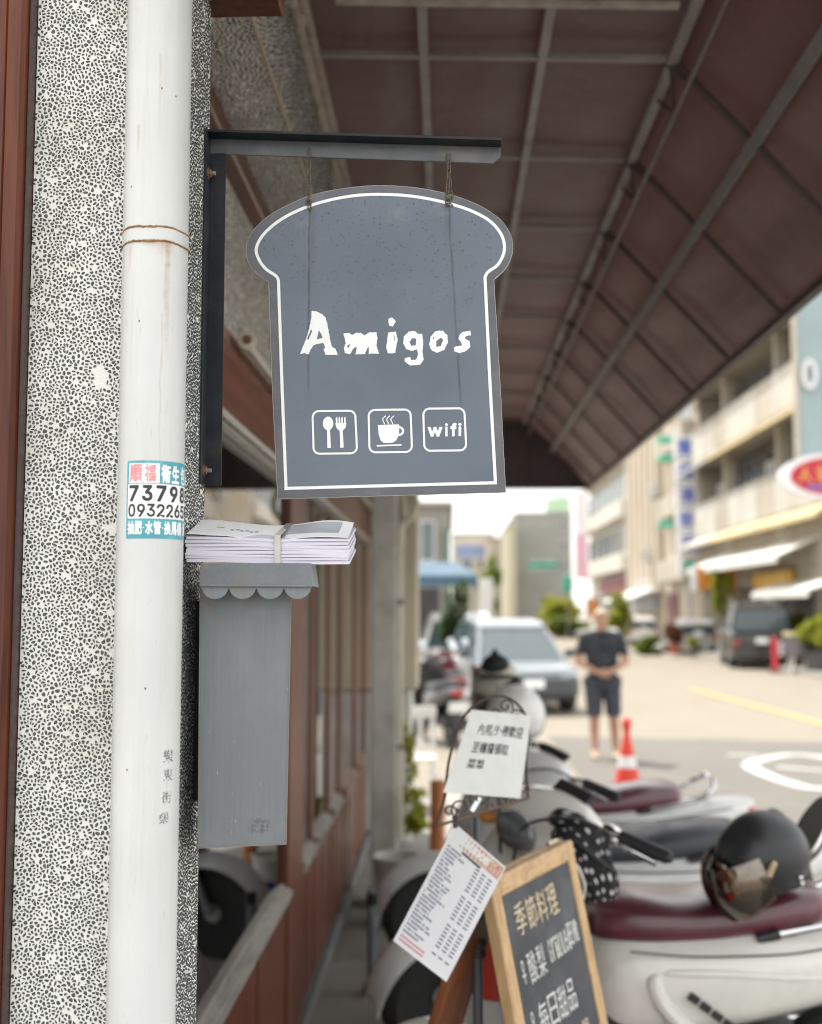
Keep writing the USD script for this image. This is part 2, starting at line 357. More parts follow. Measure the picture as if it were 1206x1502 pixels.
part(pil, 'cement_body', box(PX0, PX1, PY0, PY1, 0, 3.6), CEM)
z0 = .80; zh = 2.0
bare = lambda c: (math.hypot((c[0]-.105), (c[1]-1.255)*.8) < .011) or (math.hypot((c[0]-.13), (c[1]-1.035)*1.6) < .012)
part(pil, 'pebble_facing', [pebbles(PX1-PX0, zh, .0068, lambda u, v: np.array([PX0+u, PY0, z0+v]), (0, -1, 0), 11, bare),
                            pebbles(PY1-PY0, zh, .0068, lambda u, v: np.array([PX1, PY0+u, z0+v]), (1, 0, 0), 12)], PEB, smooth=False, kind='stuff')

# timber door frame left of the pillar
fr = thing('timber_door_frame', 'glossy red brown timber door frame at the left edge beside the pillar', 'door frame', (-.70, 1.63, 0))
part(fr, 'jamb_board', box(-.90, -.640, 1.597, 1.66, 0, 3.6, .004), WOOD_R)
part(fr, 'jamb_bead', box(-.6395, -.612, 1.588, 1.66, 0, 3.6, .006), WOOD_R)
part(fr, 'metal_edge_strip', box(-.6115, -.6065, 1.603, 1.66, 0, 3.6, .001), M('tarnished_edge_strip', (.07, .045, .04), .5, .3, 60))

# ---------------------------------------------------------------- white drainpipe with sticker
PC = np.array([(216.5-658)/FPX*1.545, 1.545]); PR = .0445
def pipe_mat():
    g = G('white_pvc_pipe'); x, y, z = g.xyz()
    col = g.ramp(g.noise(3, 6, .6), [(.3, (.50, .51, .505)), (.7, (.585, .595, .585))])
    st = g.noise(60, 4, .6, stretch=(1, 1, .05)); col = g.mix(g.rangef(st, .50, .8, 0, .5), col, (.44, .43, .38)); col = g.mix(g.rangef(g.noise(240, 4, .7, stretch=(1, 1, .12)), .63, .72, 0, .5), col, (.36, .34, .30))
    ang = g.math('arctan2', g.math('subtract', x, float(PC[0])), g.math('subtract', float(PC[1]), y))     # 0 towards the street, grows to the right
    wob = g.math('multiply', g.math('subtract', g.noise(18, 3), .5), .22)
    def drip(a0, w, zt, zb, k):
        d = g.math('absolute', g.math('subtract', g.math('add', ang, wob), a0)); m = g.rangef(d, w*.4, w, 1, 0)
        return g.math('multiply', g.math('multiply', m, g.rangef(z, zb, zt, .15, 1)), g.math('multiply', g.math('multiply', g.rangef(z, zt, zt+.003, 1, 0), g.rangef(z, zb-.01, zb+.01, 0, 1)), g.rangef(g.noise(70, 4), .3, .62, .15, k)))
    zr = P(221, 352, 1.5)[2]
    for a0, w, zt, zb, k in ((.62, .11, zr, zr-.15, .8), (.55, .30, zr, zr-.024, .75), (.15, .34, zr, zr-.013, .6), (-.62, .08, zr, zr-.045, .5), (.48, .035, zr-.10, zr-.42, .35), (.30, .05, zr+.26, zr+.13, .3), (-.35, .06, zr+.16, zr+.12, .6)):
        col = g.mix(drip(a0, w, zt, zb, k), col, (.34, .18, .075))
    return g.out(g.bsdf(base_color=col, roughness=.34, coat_weight=.15, coat_roughness=.25))
PVC = pipe_mat()
pp = thing('white_drainpipe', 'white plastic drainpipe with rusty rings and a blue sticker before the pebbledash', 'drainpipe', (PC[0], PC[1], 0))
zt, zb = P(221, 331, 1.5)[2], P(221, 352, 1.5)[2]
part(pp, 'lower_pipe', lathe([(PR, 0), (PR, zb-.0006)], 64, (PC[0], PC[1], 0)), PVC)
part(pp, 'coupling', lathe([(PR-.001, zb-.001), (PR+.0007, zb+.001), (PR+.0007, zt-.001), (PR-.001, zt+.001)], 64, (PC[0], PC[1], 0)), PVC)
part(pp, 'upper_pipe', lathe([(PR, zt+.0006), (PR, 3.9)], 64, (PC[0], PC[1], 0)), PVC)
RING = M('brown_sealant', (.27, .145, .06), .8, .45, 90, .6, 200, dirt=(.07, .035, .018), dscale=60)
for zz in (zt, zb):
    a = np.linspace(0, 2*math.pi, 120, endpoint=False); w = .0011+.0011*RNG.random(120)*(.6+.4*np.sin(a*3))
    part(pp, 'sealant_ring', tube(np.stack([PC[0]+(PR+.0004)*np.cos(a), PC[1]+(PR+.0004)*np.sin(a), zz+.0009*np.sin(5*a)+RNG.normal(0, .00035, 120)], 1), .0015, 6, True, rs=np.maximum(w, .0009)), RING)
# the sticker, wrapped round the pipe: arc length u from its left edge, height v from its foot
sx0 = math.asin(max(-1, min(1, ((182-658)/FPX*1.51-PC[0])/PR)))
zs0, zs1 = P(186, 790, 1.505)[2], P(186, 676, 1.505)[2]; SH = zs1-zs0
def wrap(m, lift=.0004):
    v = np.asarray(m.vertices); a = sx0+v[:, 0]/PR; r = PR+lift+v[:, 2]
    return T(np.stack([PC[0]+r*np.sin(a), PC[1]-r*np.cos(a), zs0+v[:, 1]-.0*a], 1), m.faces)
def sheet(shape, lift, mat, parent, name, label=None):
    out = []
    for gm in geoms(shape):
        m = trimesh.creation.extrude_polygon(gm, .00008, engine='earcut')
        for _ in range(3):
            if np.ptp(gm.bounds[::2]) > .012: m = trimesh.Trimesh(*trimesh.remesh.subdivide_to_size(m.vertices, m.faces, .006))
        out.append(wrap(m, lift))
    return part(parent, name, out, mat, smooth=False, label=label)
SW = .112
STK_B = M('sticker_blue', (.055, .30, .38), .4, .2, 30, dirt=(.16, .40, .46), dscale=40)
STK_W = M('sticker_white', (.78, .79, .78), .4, .03, 30)
STK_R = M('sticker_faded_red', (.70, .23, .26), .45, .2, 80, dirt=(.80, .55, .57), dscale=90)
stk = sheet(sbox(0, 0, SW, SH).buffer(-.002).buffer(.002), .0003, STK_B, pp, 'sticker', 'blue and white plumber sticker with black telephone numbers on the pipe')
sheet(sbox(.0022, SH*.255, SW-.002, SH*.70).buffer(-.002).buffer(.002), .0005, STK_W, stk, 'number_field')
sheet(sbox(.0035, SH*.71, .0235, SH*.965).buffer(-.001).buffer(.001).union(sbox(.024, SH*.71, .045, SH*.965).buffer(-.001).buffer(.001)), .0005, STK_W, stk, 'white_square')
def line(txt, x0, x1, v0, v1, cjk=True, st=0): return fit(glyphs(txt, 72, cjk, st), x0, SH*v0, x1, SH*v1)
sheet(unary_union([line('順', .0045, .0225, .725, .955, st=2), line('福', .0255, .040, .725, .955, st=2)]), .0007, STK_R, stk, 'lettering')
sheet(unary_union([line('衛', .047, .0605, .715, .955, st=3), line('生', .0625, .076, .715, .955, st=3), line('包', .079, .094, .715, .955, st=3), line('通', .096, .109, .715, .955, st=3)]), .0007, STK_W, stk, 'lettering')
sheet(unary_union([line(ch, x, x+.0135, .475, .685, False, 3) for ch, x in zip('737985', (.0045, .0225, .041, .0595, .078, .096))]), .0007, INK, stk, 'lettering')
sheet(unary_union([line(ch, .0035+.0128*i, .0035+.0128*i+.0105, .275, .445, False, 2) for i, ch in enumerate('09322658')]), .0007, INK, stk, 'lettering')
sheet(unary_union([line(ch, x, x+.0098, .05, .225, st=3) for ch, x in zip('抽肥水管換馬桶清洗', (.003, .0135, .0275, .038, .052, .0625, .073, .087, .0975))]+[Point(x, SH*.137).buffer(.0009) for x in (.0254, .0499, .0849)]), .0007, STK_W, stk, 'lettering')
# worn marker writing low on the pipe
def pipe_text(txt, px, py, hpx, rot=0):
    c = P(px, py, 1.51); s = hpx/FPX*1.51; a0 = math.asin(max(-1, min(1, (c[0]-PC[0])/PR)))
    g = glyphs(txt, 72); g = g.buffer(.004) ; r = np.random.default_rng(hash(px) % 97)
    holes = unary_union([Point(*p).buffer(.05+.06*r.random()) for p in r.uniform(-.1, 1.0, (26, 2))]); g = g.difference(holes)
    g = affinity.scale(g, s, s, origin=(0, 0)); out = []
    for q in geoms(g):
        m = trimesh.creation.extrude_polygon(q, .00006, engine='earcut'); v = np.asarray(m.vertices); a = a0+v[:, 0]/PR; rr = PR+.0003+v[:, 2]
        out.append(T(np.stack([PC[0]+rr*np.sin(a), PC[1]-rr*np.cos(a), c[2]+v[:, 1]], 1), m.faces))
    return out
FADE = M('faded_marker', (.16, .16, .17), .6, .3, 200)
part(pp, 'marker_writing', sum([pipe_text('樂', 238, 1118, 20), pipe_text('東', 238, 1145, 18), pipe_text('街', 236, 1178, 18), pipe_text('樂', 232, 1208, 18)], []), FADE, smooth=False)
part(pp, 'chipped_speck', [ell((PC[0]+PR*math.sin(a), PC[1]-PR*math.cos(a), P(221, y, 1.5)[2]), .0012, .0006, .0016, 1) for a, y in ((.35, 128), (.8, 135), (-.6, 270), (-.2, 470), (.2, 1010), (-.3, 1130))], RUST)

# ---------------------------------------------------------------- bracket and the bread-shaped sign
BY = 1.765
def bpt(px, py, d=BY): return P(px, py, d)
br = thing('sign_bracket', 'black angle iron bracket bolted to the pillar holding the bread sign', 'bracket', bpt(300, 450))
a, b = bpt(297, 203), bpt(735, 216)
xd = b-a; L = np.linalg.norm(xd); xd /= L; up = np.cross(xd, [0, -1.0, 0]); up = -up if up[2] < 0 else up
poly = [(0, 0), (L, 0), (L, -.014), (L-.012, -.026), (.018, -.024), (0, -.024)]
part(br, 'arm_face', extrude(Polygon(poly), a, xd, up, np.array([0, 1.0, 0]), .004), M('arm_grey_black_paint', (.085, .09, .098), .36, .2, 30, .1, 300, .0005, dirt=(.17, .165, .16), dscale=12))
part(br, 'arm_flange', extrude(sbox(0, .0005, L, .0045), a, xd, up, np.array([0, -1.0, 0]), .031, -.004), IRON)
zt_, zb_ = bpt(310, 203)[2], bpt(300, 712)[2]
part(br, 'upright_flange', box(-.3800, -.3760, BY-.031, BY+.004, zb_, zt_+.004, .001), IRON)
part(br, 'upright_face', extrude(sbox(0, 0, .024, zt_-zb_-.0245).buffer(-.003).buffer(.003), (-.3758, BY, zb_), np.array([1.0, 0, 0]), np.array([0, 0, 1.0]), np.array([0, 1.0, 0]), .004), IRON)
for (px, py) in ((306, 254), (302, 690)):
    c = bpt(px, py, BY-.016); c[0] = -.3759
    bo = part(br, 'bolt', lathe([(.0068, 0), (.0068, .0045), (.0055, .0055)], 6, c, (1, 0, 0)), RUST)
    part(bo, 'stud', lathe([(.0035, .005), (.0035, .011), (.0028, .012)], 10, c, (1, 0, 0)), IRON_G)
    part(bo, 'washer', lathe([(.0092, -.0002), (.0092, .0012)], 16, c, (1, 0, 0)), RUST)

SYD = 1.752; SO = P(570, 720, SYD); SK = SYD/FPX
def s2(pts, zoom=None):           # pixels of the photograph -> metres on the sign's own upright plane
    q = np.asarray(pts, float)
    if zoom: q = np.array(zoom[:2])+q/zoom[2]
    w = np.array([P(x, y, SYD) for x, y in q]); return np.stack([w[:, 0]-SO[0], w[:, 2]-SO[2]], 1)
Z1 = (280, 160, 2.412); Z2 = (430, 440, 4.307)
bun = catmull([(1073, 602), (1106, 573), (1131, 533), (1140, 487), (1130, 440), (1095, 390), (1030, 345), (940, 308), (840, 284), (740, 272), (640, 270), (540, 280), (440, 300), (350, 335), (270, 381), (215, 437), (195, 490), (203, 540), (231, 580), (275, 612)], 5)
OUT = Polygon(s2(np.vstack([[(307, 1380), (1115, 1356), (1097, 1000)], bun, [(288, 1000)]]), Z1))
SX, SZ, SN = np.array([1.0, 0, 0]), np.array([0, 0, 1.0]), np.array([0, -1.0, 0])
def sign_mat():
    g = G('slate_sign_paint'); x, y, z = g.xyz()
    col = g.ramp(g.noise(3.2, 4, .55), [(.30, (.080, .099, .130)), (.5, (.108, .132, .170)), (.72, (.132, .158, .200))])
    vd = g.node('voronoi_texture', 'distance', {'feature': 'f1', 'randomness': 1.0}, scale=210.0, vector=g.pos()); vr = g.xyz(g.node('voronoi_texture', 'color', {'feature': 'f1', 'randomness': 1.0}, scale=210.0, vector=g.pos()))[0]
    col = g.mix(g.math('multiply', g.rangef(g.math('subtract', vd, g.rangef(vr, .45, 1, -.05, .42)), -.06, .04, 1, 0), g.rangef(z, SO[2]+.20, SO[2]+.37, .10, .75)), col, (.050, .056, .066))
    wob = g.math('multiply', g.math('subtract', g.noise(22, 3, stretch=(0, 0, 1)), .5), .007)
    def streak(p0, p1, w, k):
        a, b = P(*p0, SYD), P(*p1, SYD); s = (b[0]-a[0])/(b[2]-a[2])
        cx = g.math('add', g.math('multiply', g.math('subtract', z, float(a[2])), float(s)), float(a[0]))
        d = g.math('absolute', g.math('add', g.math('subtract', x, cx), wob)); m = g.rangef(d, w*.35, w, 1, 0)
        m = g.math('multiply', m, g.math('multiply', g.rangef(z, float(b[2])-.01, float(b[2])+.05, 0, 1), g.rangef(z, float(a[2]), float(a[2])+.002, 1, 0)))
        return g.math('multiply', m, g.rangef(g.noise(40, 3), .25, .6, .3*k, k))
    for q in (((454, 302), (452, 590), .0024, .8), ((658, 302), (677, 610), .0024, .7), ((459, 302), (458, 400), .006, .3), ((655, 302), (660, 360), .008, .35)):
        col = g.mix(streak(*q), col, (.035, .037, .042))
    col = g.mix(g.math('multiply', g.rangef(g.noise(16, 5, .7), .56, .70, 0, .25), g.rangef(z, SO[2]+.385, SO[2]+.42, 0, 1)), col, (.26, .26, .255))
    return g.out(g.bsdf(base_color=col, roughness=g.rangef(g.noise(9, 4), .3, .7, .30, .42), normal=g.bump(g.noise(160, 2), .06, .0006)))
SLATE = sign_mat()
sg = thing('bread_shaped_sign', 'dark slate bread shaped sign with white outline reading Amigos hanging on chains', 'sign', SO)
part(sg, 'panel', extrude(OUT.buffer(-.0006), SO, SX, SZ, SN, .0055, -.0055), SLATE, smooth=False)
MARG = M('greyer_panel_margin', (.088, .094, .108), .42, .2, 7, .1, 300, .0004, dirt=(.14, .14, .145), dscale=30)
part(sg, 'panel_edge', extrude(OUT.difference(OUT.buffer(-.0012)), SO, SX, SZ, SN, .0052, -.0052), M('pale_panel_edge', (.42, .41, .39), .6, .3, 90), smooth=False)
inn = catmull([(1041, 594), (1052, 576), (1086, 551), (1107, 510), (1108, 470), (1090, 430), (1050, 390), (980, 355), (890, 328), (790, 309), (690, 302), (590, 305), (490, 322), (400, 350), (320, 390), (260, 440), (232, 490), (240, 530), (265, 565), (301, 590), (310, 606)], 5)
lo = s2(np.vstack([[(337, 1342), (1078, 1322), (1058, 960)], inn, [(322, 960), (337, 1342)]]), Z1)
MG_IN = Polygon(lo).buffer(0)
part(sg, 'panel_margin', extrude(OUT.buffer(-.0008).difference(MG_IN.buffer(-.001)), SO, SX, SZ, SN, .0002), MARG, smooth=False)
LN = LineString(lo).buffer(5.4/2.412*SK, join_style=2).buffer(0)
part(sg, 'outline_stripe', extrude(LN.union(Polygon(s2([(331, 1348), (343, 1348), (343, 1336), (331, 1336)], Z1))), SO, SX, SZ, SN, .0004), WHITEP, smooth=False)
def rough(pts):
    q = s2(pts, Z2); s = Polygon(q).buffer(0)
    e = np.array(s.exterior.segmentize(.0012).coords); n = meshkit.fbm(np.column_stack([e*700, np.zeros(len(e))]), 2)-.5
    c = e.mean(0); d = e-c; d /= np.maximum(np.linalg.norm(d, axis=1, keepdims=True), 1e-9)
    return Polygon(e+d*n[:, None]*.0015).buffer(0)
LET = {'A': ([(117, 70), (150, 72), (180, 88), (205, 110), (218, 160), (232, 240), (245, 295), (270, 310), (282, 347), (205, 347), (193, 312), (203, 300), (190, 270), (130, 285), (110, 315), (98, 345), (72, 335), (44, 343), (60, 300), (85, 240), (100, 190), (115, 120)], [[(163, 190), (150, 249), (187, 240), (178, 215)], [(114, 182), (88, 247), (97, 252), (120, 200)]]),
       'm': ([(317, 212), (355, 208), (372, 222), (400, 207), (432, 208), (450, 225), (480, 205), (528, 203), (532, 240), (527, 290), (543, 340), (490, 338), (478, 342), (478, 292), (452, 341), (395, 343), (403, 297), (384, 302), (360, 343), (327, 335), (322, 300), (332, 275), (325, 240)], [[(343, 286), (362, 278), (352, 300), (345, 306)]]),
       'i': ([(600, 205), (650, 200), (660, 250), (650, 300), (645, 335), (600, 338), (588, 300), (595, 255)], [[(636, 222), (640, 222), (643, 258), (638, 258)]]),
       'dot': ([(602, 120), (625, 110), (640, 122), (648, 138), (630, 168), (605, 160)], []),
       'g': ([(700, 230), (730, 200), (770, 195), (785, 212), (815, 215), (822, 260), (818, 330), (825, 380), (800, 410), (740, 414), (707, 390), (705, 367), (740, 362), (747, 380), (778, 377), (790, 340), (783, 312), (750, 322), (715, 310), (697, 275)], [[(735, 265), (752, 240), (778, 245), (775, 285), (748, 290)]]),
       'o': ([(870, 230), (900, 197), (945, 193), (975, 225), (978, 270), (955, 315), (910, 335), (875, 318), (860, 280)], [[(904, 258), (935, 238), (949, 252), (935, 290), (905, 298)], [(882, 238), (893, 234), (891, 246), (884, 248)]]),
       's': ([(1075, 200), (1120, 195), (1125, 222), (1095, 228), (1083, 242), (1115, 260), (1120, 295), (1090, 325), (1055, 335), (1018, 325), (1016, 298), (1045, 290), (1070, 288), (1060, 268), (1045, 242), (1055, 215)], [])}
for k, (o, hs) in LET.items():
    s = rough(o)
    for h in hs: s = s.difference(rough(h) if len(h) > 4 else Polygon(s2(h, Z2)))
    part(sg, 'brush_letter', extrude(s, SO, SX, SZ, SN, .0004), WHITEP, smooth=False)
def rrect(c, rad, w):
    q = s2(c, Z2); p = Polygon(q); r = rad/4.307*SK; return p.buffer(-r).buffer(r, quad_segs=8).exterior.buffer(w/2/4.307*SK)
def el(cx, cy, rx, ry): return affinity.scale(Point(cx, cy).buffer(1, 12), rx, ry)
def to_sign(s):
    def conv(co): return s2(list(co), Z2)
    return unary_union([Polygon(conv(g.exterior.coords), [conv(i.coords) for i in g.interiors]) for g in geoms(s)])
ic1 = part(sg, 'icon_frame', extrude(rrect([(123, 702), (392, 700), (405, 968), (130, 972)], 40, 12.5), SO, SX, SZ, SN, .0004), WHITEP, smooth=False)
spoon = unary_union([el(221, 780, 33, 43), Polygon([(214, 815), (233, 815), (239, 935), (216, 935)])])
fork = unary_union([Polygon([(269, 780), (335, 780), (330, 805), (315, 822), (290, 822), (275, 806)]).buffer(2)]+[Polygon([(x, 745), (x+7, 737), (x+10, 745), (x+12, 790), (x+1, 790)]) for x in (270, 287, 304, 322)]+[Polygon([(294, 812), (313, 812), (320, 932), (298, 935)])])
part(ic1, 'spoon', extrude(to_sign(spoon), SO, SX, SZ, SN, .0004), WHITEP, smooth=False)
part(ic1, 'fork', extrude(to_sign(fork), SO, SX, SZ, SN, .0004), WHITEP, smooth=False)
ic2 = part(sg, 'icon_frame', extrude(rrect([(477, 695), (742, 692), (752, 960), (483, 963)], 40, 12.5), SO, SX, SZ, SN, .0004), WHITEP, smooth=False)
cup = unary_union([Polygon([(538, 792), (668, 788), (668, 850), (650, 885), (630, 900), (575, 902), (555, 885), (543, 850)]).buffer(2), el(668, 828, 34, 31).difference(el(668, 828, 20, 18)), Polygon([(529, 917), (686, 911), (686, 920), (529, 926)])])
part(ic2, 'cup', extrude(to_sign(cup), SO, SX, SZ, SN, .0004), WHITEP, smooth=False)
stm = unary_union([LineString(catmull([(x+22, 733), (x+4, 752), (x+8, 766), (x+16, 783)], 4)).buffer(3) for x in (562, 588, 614)])
part(ic2, 'steam', extrude(to_sign(stm), SO, SX, SZ, SN, .0004), WHITEP, smooth=False)
ic3 = part(sg, 'icon_frame', extrude(rrect([(822, 687), (1082, 684), (1095, 950), (830, 953)], 40, 12.5), SO, SX, SZ, SN, .0004), WHITEP, smooth=False)
wf = affinity.scale(unary_union([fit(glyphs('w', 96, False, 4), 850, -864, 943, -802), fit(glyphs('i', 120, False, 3), 960, -862, 978, -779), fit(glyphs('f', 96, False, 5), 994, -862, 1034, -777), fit(glyphs('i', 120, False, 3), 1044, -860, 1064, -777)]), 1, -1, origin=(0, 0))
part(ic3, 'wifi_lettering', extrude(to_sign(wf), SO, SX, SZ, SN, .0004), WHITEP, smooth=False)
def chain(p0, p1, n, r=.0032):
    p0, p1 = np.array(p0), np.array(p1); d = (p1-p0)/n; out = []
    for i in range(n):
        c = p0+d*(i+.5); l = np.linalg.norm(d)*.75; a = np.linspace(0, 2*math.pi, 12, endpoint=False)
        w = d/np.linalg.norm(d); s = np.cross(w, [0, 1, 0]) if i % 2 == 0 else np.cross(w, [1, 0, 0]); s /= np.linalg.norm(s)
        s = s*.8+np.cross(w, s)*.6
        out.append(tube(c+np.cos(a)[:, None]*w*l+np.sin(a)[:, None]*s*r, .0009, 5, True))
    return out
RUSTC = M('rusty_chain', (.10, .075, .055), .7, .4, 90)
part(sg, 'chain', chain(P(453, 219, 1.760), P(454, 306, SYD-.002), 9), RUSTC)
part(sg, 'chain', chain(P(656, 228, 1.760), P(663, 300, SYD-.002), 8)+chain(P(660, 228, 1.757), P(655, 300, SYD-.004), 8), RUSTC)
for px, py in ((453, 298), (657, 296)):
    part(sg, 'hanging_eye', tube([P(px, py, SYD)+.0052*np.array([math.cos(t)*.7, -abs(math.sin(t))*.8, math.sin(t)]) for t in np.linspace(0, 2*math.pi, 12, endpoint=False)], .0012, 5, True), RUSTC)

# ---------------------------------------------------------------- letter box and the bundle of envelopes
def galv():
    g = G('brushed_grey_metal'); st = g.noise(170, 5, .7, stretch=(1, 1, .03)); n = g.noise(9, 6, .65); x, y, z = g.xyz()
    col = g.ramp(st, [(.25, (.140, .152, .162)), (.75, (.205, .218, .230))]); col = g.mix(g.rangef(n, .5, .7, 0, .5), col, (.25, .265, .265))
    ru = g.math('multiply', g.rangef(g.noise(13, 5, .65, stretch=(1.6, 1, .55)), .54, .66, 0, .7), g.rangef(z, H-.08, H+.04, 0, 1)); col = g.mix(ru, col, (.22, .165, .10))
    ru2 = g.math('multiply', g.rangef(g.noise(55, 5, .7), .66, .74, 0, .7), 1.0); col = g.mix(ru2, col, (.12, .12, .125))
    big = g.noise(3.2, 4, .6, stretch=(1, 1, .5)); col = g.mix(g.rangef(big, .45, .62, 0, .45), col, (.13, .145, .16))
    sm = P(392, 1200, 1.70); d = g.math('add', g.math('power', g.math('multiply', g.math('subtract', x, float(sm[0])), 60.0), 2.0), g.math('power', g.math('multiply', g.math('subtract', z, float(sm[2])), 85.0), 2.0))
    col = g.mix(g.math('multiply', g.rangef(d, .3, 1.3, .8, 0), g.rangef(g.noise(240, 3), .4, .6)), col, (.07, .075, .085))
    fl = g.math('multiply', g.rangef(g.noise(300, 3, .6, stretch=(1, 1, .3)), .68, .73), g.rangef(g.noise(8, 3), .45, .6)); col = g.mix(fl, col, (.36, .37, .37))
    return g.out(g.bsdf(base_color=col, metallic=.12, roughness=g.rangef(st, .3, .7, .42, .6), normal=g.bump(g.math('add', g.math('multiply', st, .15), g.noise(14, 3)), .22, .003)))
GALV = galv()
mb = thing('letter_box', 'tall narrow brushed grey metal letter box with scalloped lid under the envelopes', 'letter box', (-.30, 1.68, P(350, 1240, 1.635)[2]))
fy = 1.635; c4 = [P(290, 1244, fy), P(420, 1238, fy), P(428, 850, fy), P(293, 850, fy)]
bk4 = [c+np.array([0 if i in (0, 3) else -.022, .115, 0]) for i, c in enumerate(c4)]
part(mb, 'box_body', T(c4+bk4, [(0, 1, 2), (0, 2, 3), (1, 5, 6), (1, 6, 2), (5, 4, 7), (5, 7, 6), (4, 0, 3), (4, 3, 7), (3, 2, 6), (3, 6, 7), (4, 5, 1), (4, 1, 0)]), GALV, smooth=False)
part(mb, 'mounting_plate', box(-.3800, -.360, 1.728, 1.748, c4[0][2]+.05, c4[3][2]-.03), IRON)
part(mb, 'box_rim', [beam(c4[0]+[0, -.0006, 0], c4[1]+[0, -.0006, 0], .0014, .0014, (0, 1, 0)), beam(c4[1]+[0, -.0006, 0], c4[2]+[0, -.0006, 0], .0012, .0012, (0, 1, 0)), beam(c4[0]+[.0008, -.0006, 0], c4[3]+[.0008, -.0006, 0], .0012, .0012, (0, 1, 0))], M('worn_box_edge', (.20, .17, .14), .5, .3, 60))
ly = 1.600; A0, A1 = P(293, 859, ly), P(458, 860, ly); A0[0] = A0[0]; B0, B1 = P(294, 826, ly+.022), P(456, 826, ly+.022); B0[0] = B0[0]
zu = np.array([0, 0, .002]); dy_ = np.array([0, .085, 0])
v = [A0, A1, B1, B0, A0+dy_, A1+dy_, B1+dy_*.7, B0+dy_*.7]
part(mb, 'lid', T(v, [(0, 1, 2), (0, 2, 3), (1, 5, 6), (1, 6, 2), (3, 2, 6), (3, 6, 7), (0, 3, 7), (0, 7, 4), (4, 6, 5), (4, 7, 6), (0, 4, 5), (0, 5, 1)]), GALV, smooth=False)
part(mb, 'lid_lip', beam(A0+[0, -.001, .0006], A1+[0, -.001, .0006], .003, .0035, (0, 0, 1), .001), GALV, smooth=False)
wl = A1[0]-A0[0]
for i in range(4):
    cx = A0[0]+wl*(.135+.245*i); s = Point(cx, A0[2]-.001).buffer(wl*.120, 16).intersection(sbox(cx-1, -9, cx+1, A0[2]-.001)).union(sbox(cx-wl*.1224, A0[2]-.0045, cx+wl*.1224, A0[2]-.001))
    part(mb, 'scallop', extrude(affinity.scale(s, 1, .93, origin=(cx, A0[2]-.001)), (0, ly+.0035, 0), SX, SZ, SN, .0016), GALV, smooth=False)

env = thing('envelope_bundle', 'bundle of white envelopes with paper band lying on the grey letter box', 'envelopes', (-.25, 1.65, P(390, 826, 1.62)[2]))
tl = math.radians(12.5); e0 = P(273, 824.5, 1.628); e1 = P(512, 828, 1.628); EU = (e1-e0)/np.linalg.norm(e1-e0); EW = np.linalg.norm(e1-e0)
EV = np.array([0, math.cos(tl), math.sin(tl)]); EV -= EU*np.dot(EU, EV); EV /= np.linalg.norm(EV); EN = np.cross(EU, EV)
lav = M('envelope_paper', (.63, .61, .72), .65, .03, 20); zz = 0; er = np.random.default_rng(5)
ENV = []
for i in range(9):
    t = .0040+.0010*er.random(); j = er.uniform(-.0013, .0013, 2); d = .106
    def fn(u, w, zz=zz, j=j, i=i): 
        dip = -.0012*math.exp(-((u-.56)/.05)**2)*(i/9)*1.5
        return e0+EU*(u*EW+j[0])+EV*(w*d+j[1]*.6)+EN*(zz+dip+.0007*math.sin(7*u+i))
    m = slab(lambda u, w: fn(u, w)+EN*(t*.90), 24, 4, t*.90); ENV.append(part(env, 'envelope', m, lav, smooth=False)); zz += t
    if zz > .036: break
def top(u, w):
    lift = .0065*math.exp(-((u-.12)/.22)**2)*w+.010*math.exp(-((u-.86)/.22)**2)*w*w
    edge = -.0065*math.exp(-((u-.50)/.16)**2)*(1-w)**2+.001*math.sin(9*u)*(1-w)+.003*math.exp(-((u-0)/.1)**2)
    return e0+EU*(u*EW*.985+.002)+EV*((w*.104-.0035)+(.004*math.sin(3*u)*(1-w)))+EN*(zz+.0020+lift+edge)
tp = part(env, 'top_envelope', slab(top, 40, 10, .0006), M('bright_envelope_paper', (.84, .84, .86), .6, .02, 9), smooth=40)
def on_top(u0, u1, w0, w1, lift): return slab(lambda a, b: top(u0+(u1-u0)*a, w0+(w1-w0)*b)+EN*lift, 10, 6, .0002)
part(tp, 'address_window', on_top(.60, .93, .30, .92, .0004), M('envelope_window_film', (.62, .67, .74), .06, .05, 9, coat_weight=.8), smooth=40)
part(tp, 'printed_line', [on_top(u, u+.022, .36+.05*((i % 2)), .43+.05*((i % 2)), .0005) for i, u in enumerate(np.arange(.24, .42, .030))]+[on_top(.14, .19, .50, .54, .0005)], M('grey_print', (.33, .34, .37), .6, .2, 60), smooth=40)
bx = .565
part(env, 'paper_band', slab(lambda a, b: e0+EU*((bx+.028*(b-.5)*1.3)*EW)+EV*(-.0026 if a < .55 else -.0026+(a-.55)/.45*.104)+EN*((a/.55)*(zz+.0015) if a < .55 else zz+.0035), 24, 3, .0007), M('elastic_band', (.52, .50, .45), .6, .08, 40), smooth=25)
part(env, 'band_strip', slab(lambda a, b: top(bx+.012+.040*(b-.5), .12+.88*a)+EN*.0022, 10, 3, .0005), M('grey_rubber_strip', (.20, .21, .22), .6, .1, 40), smooth=40)
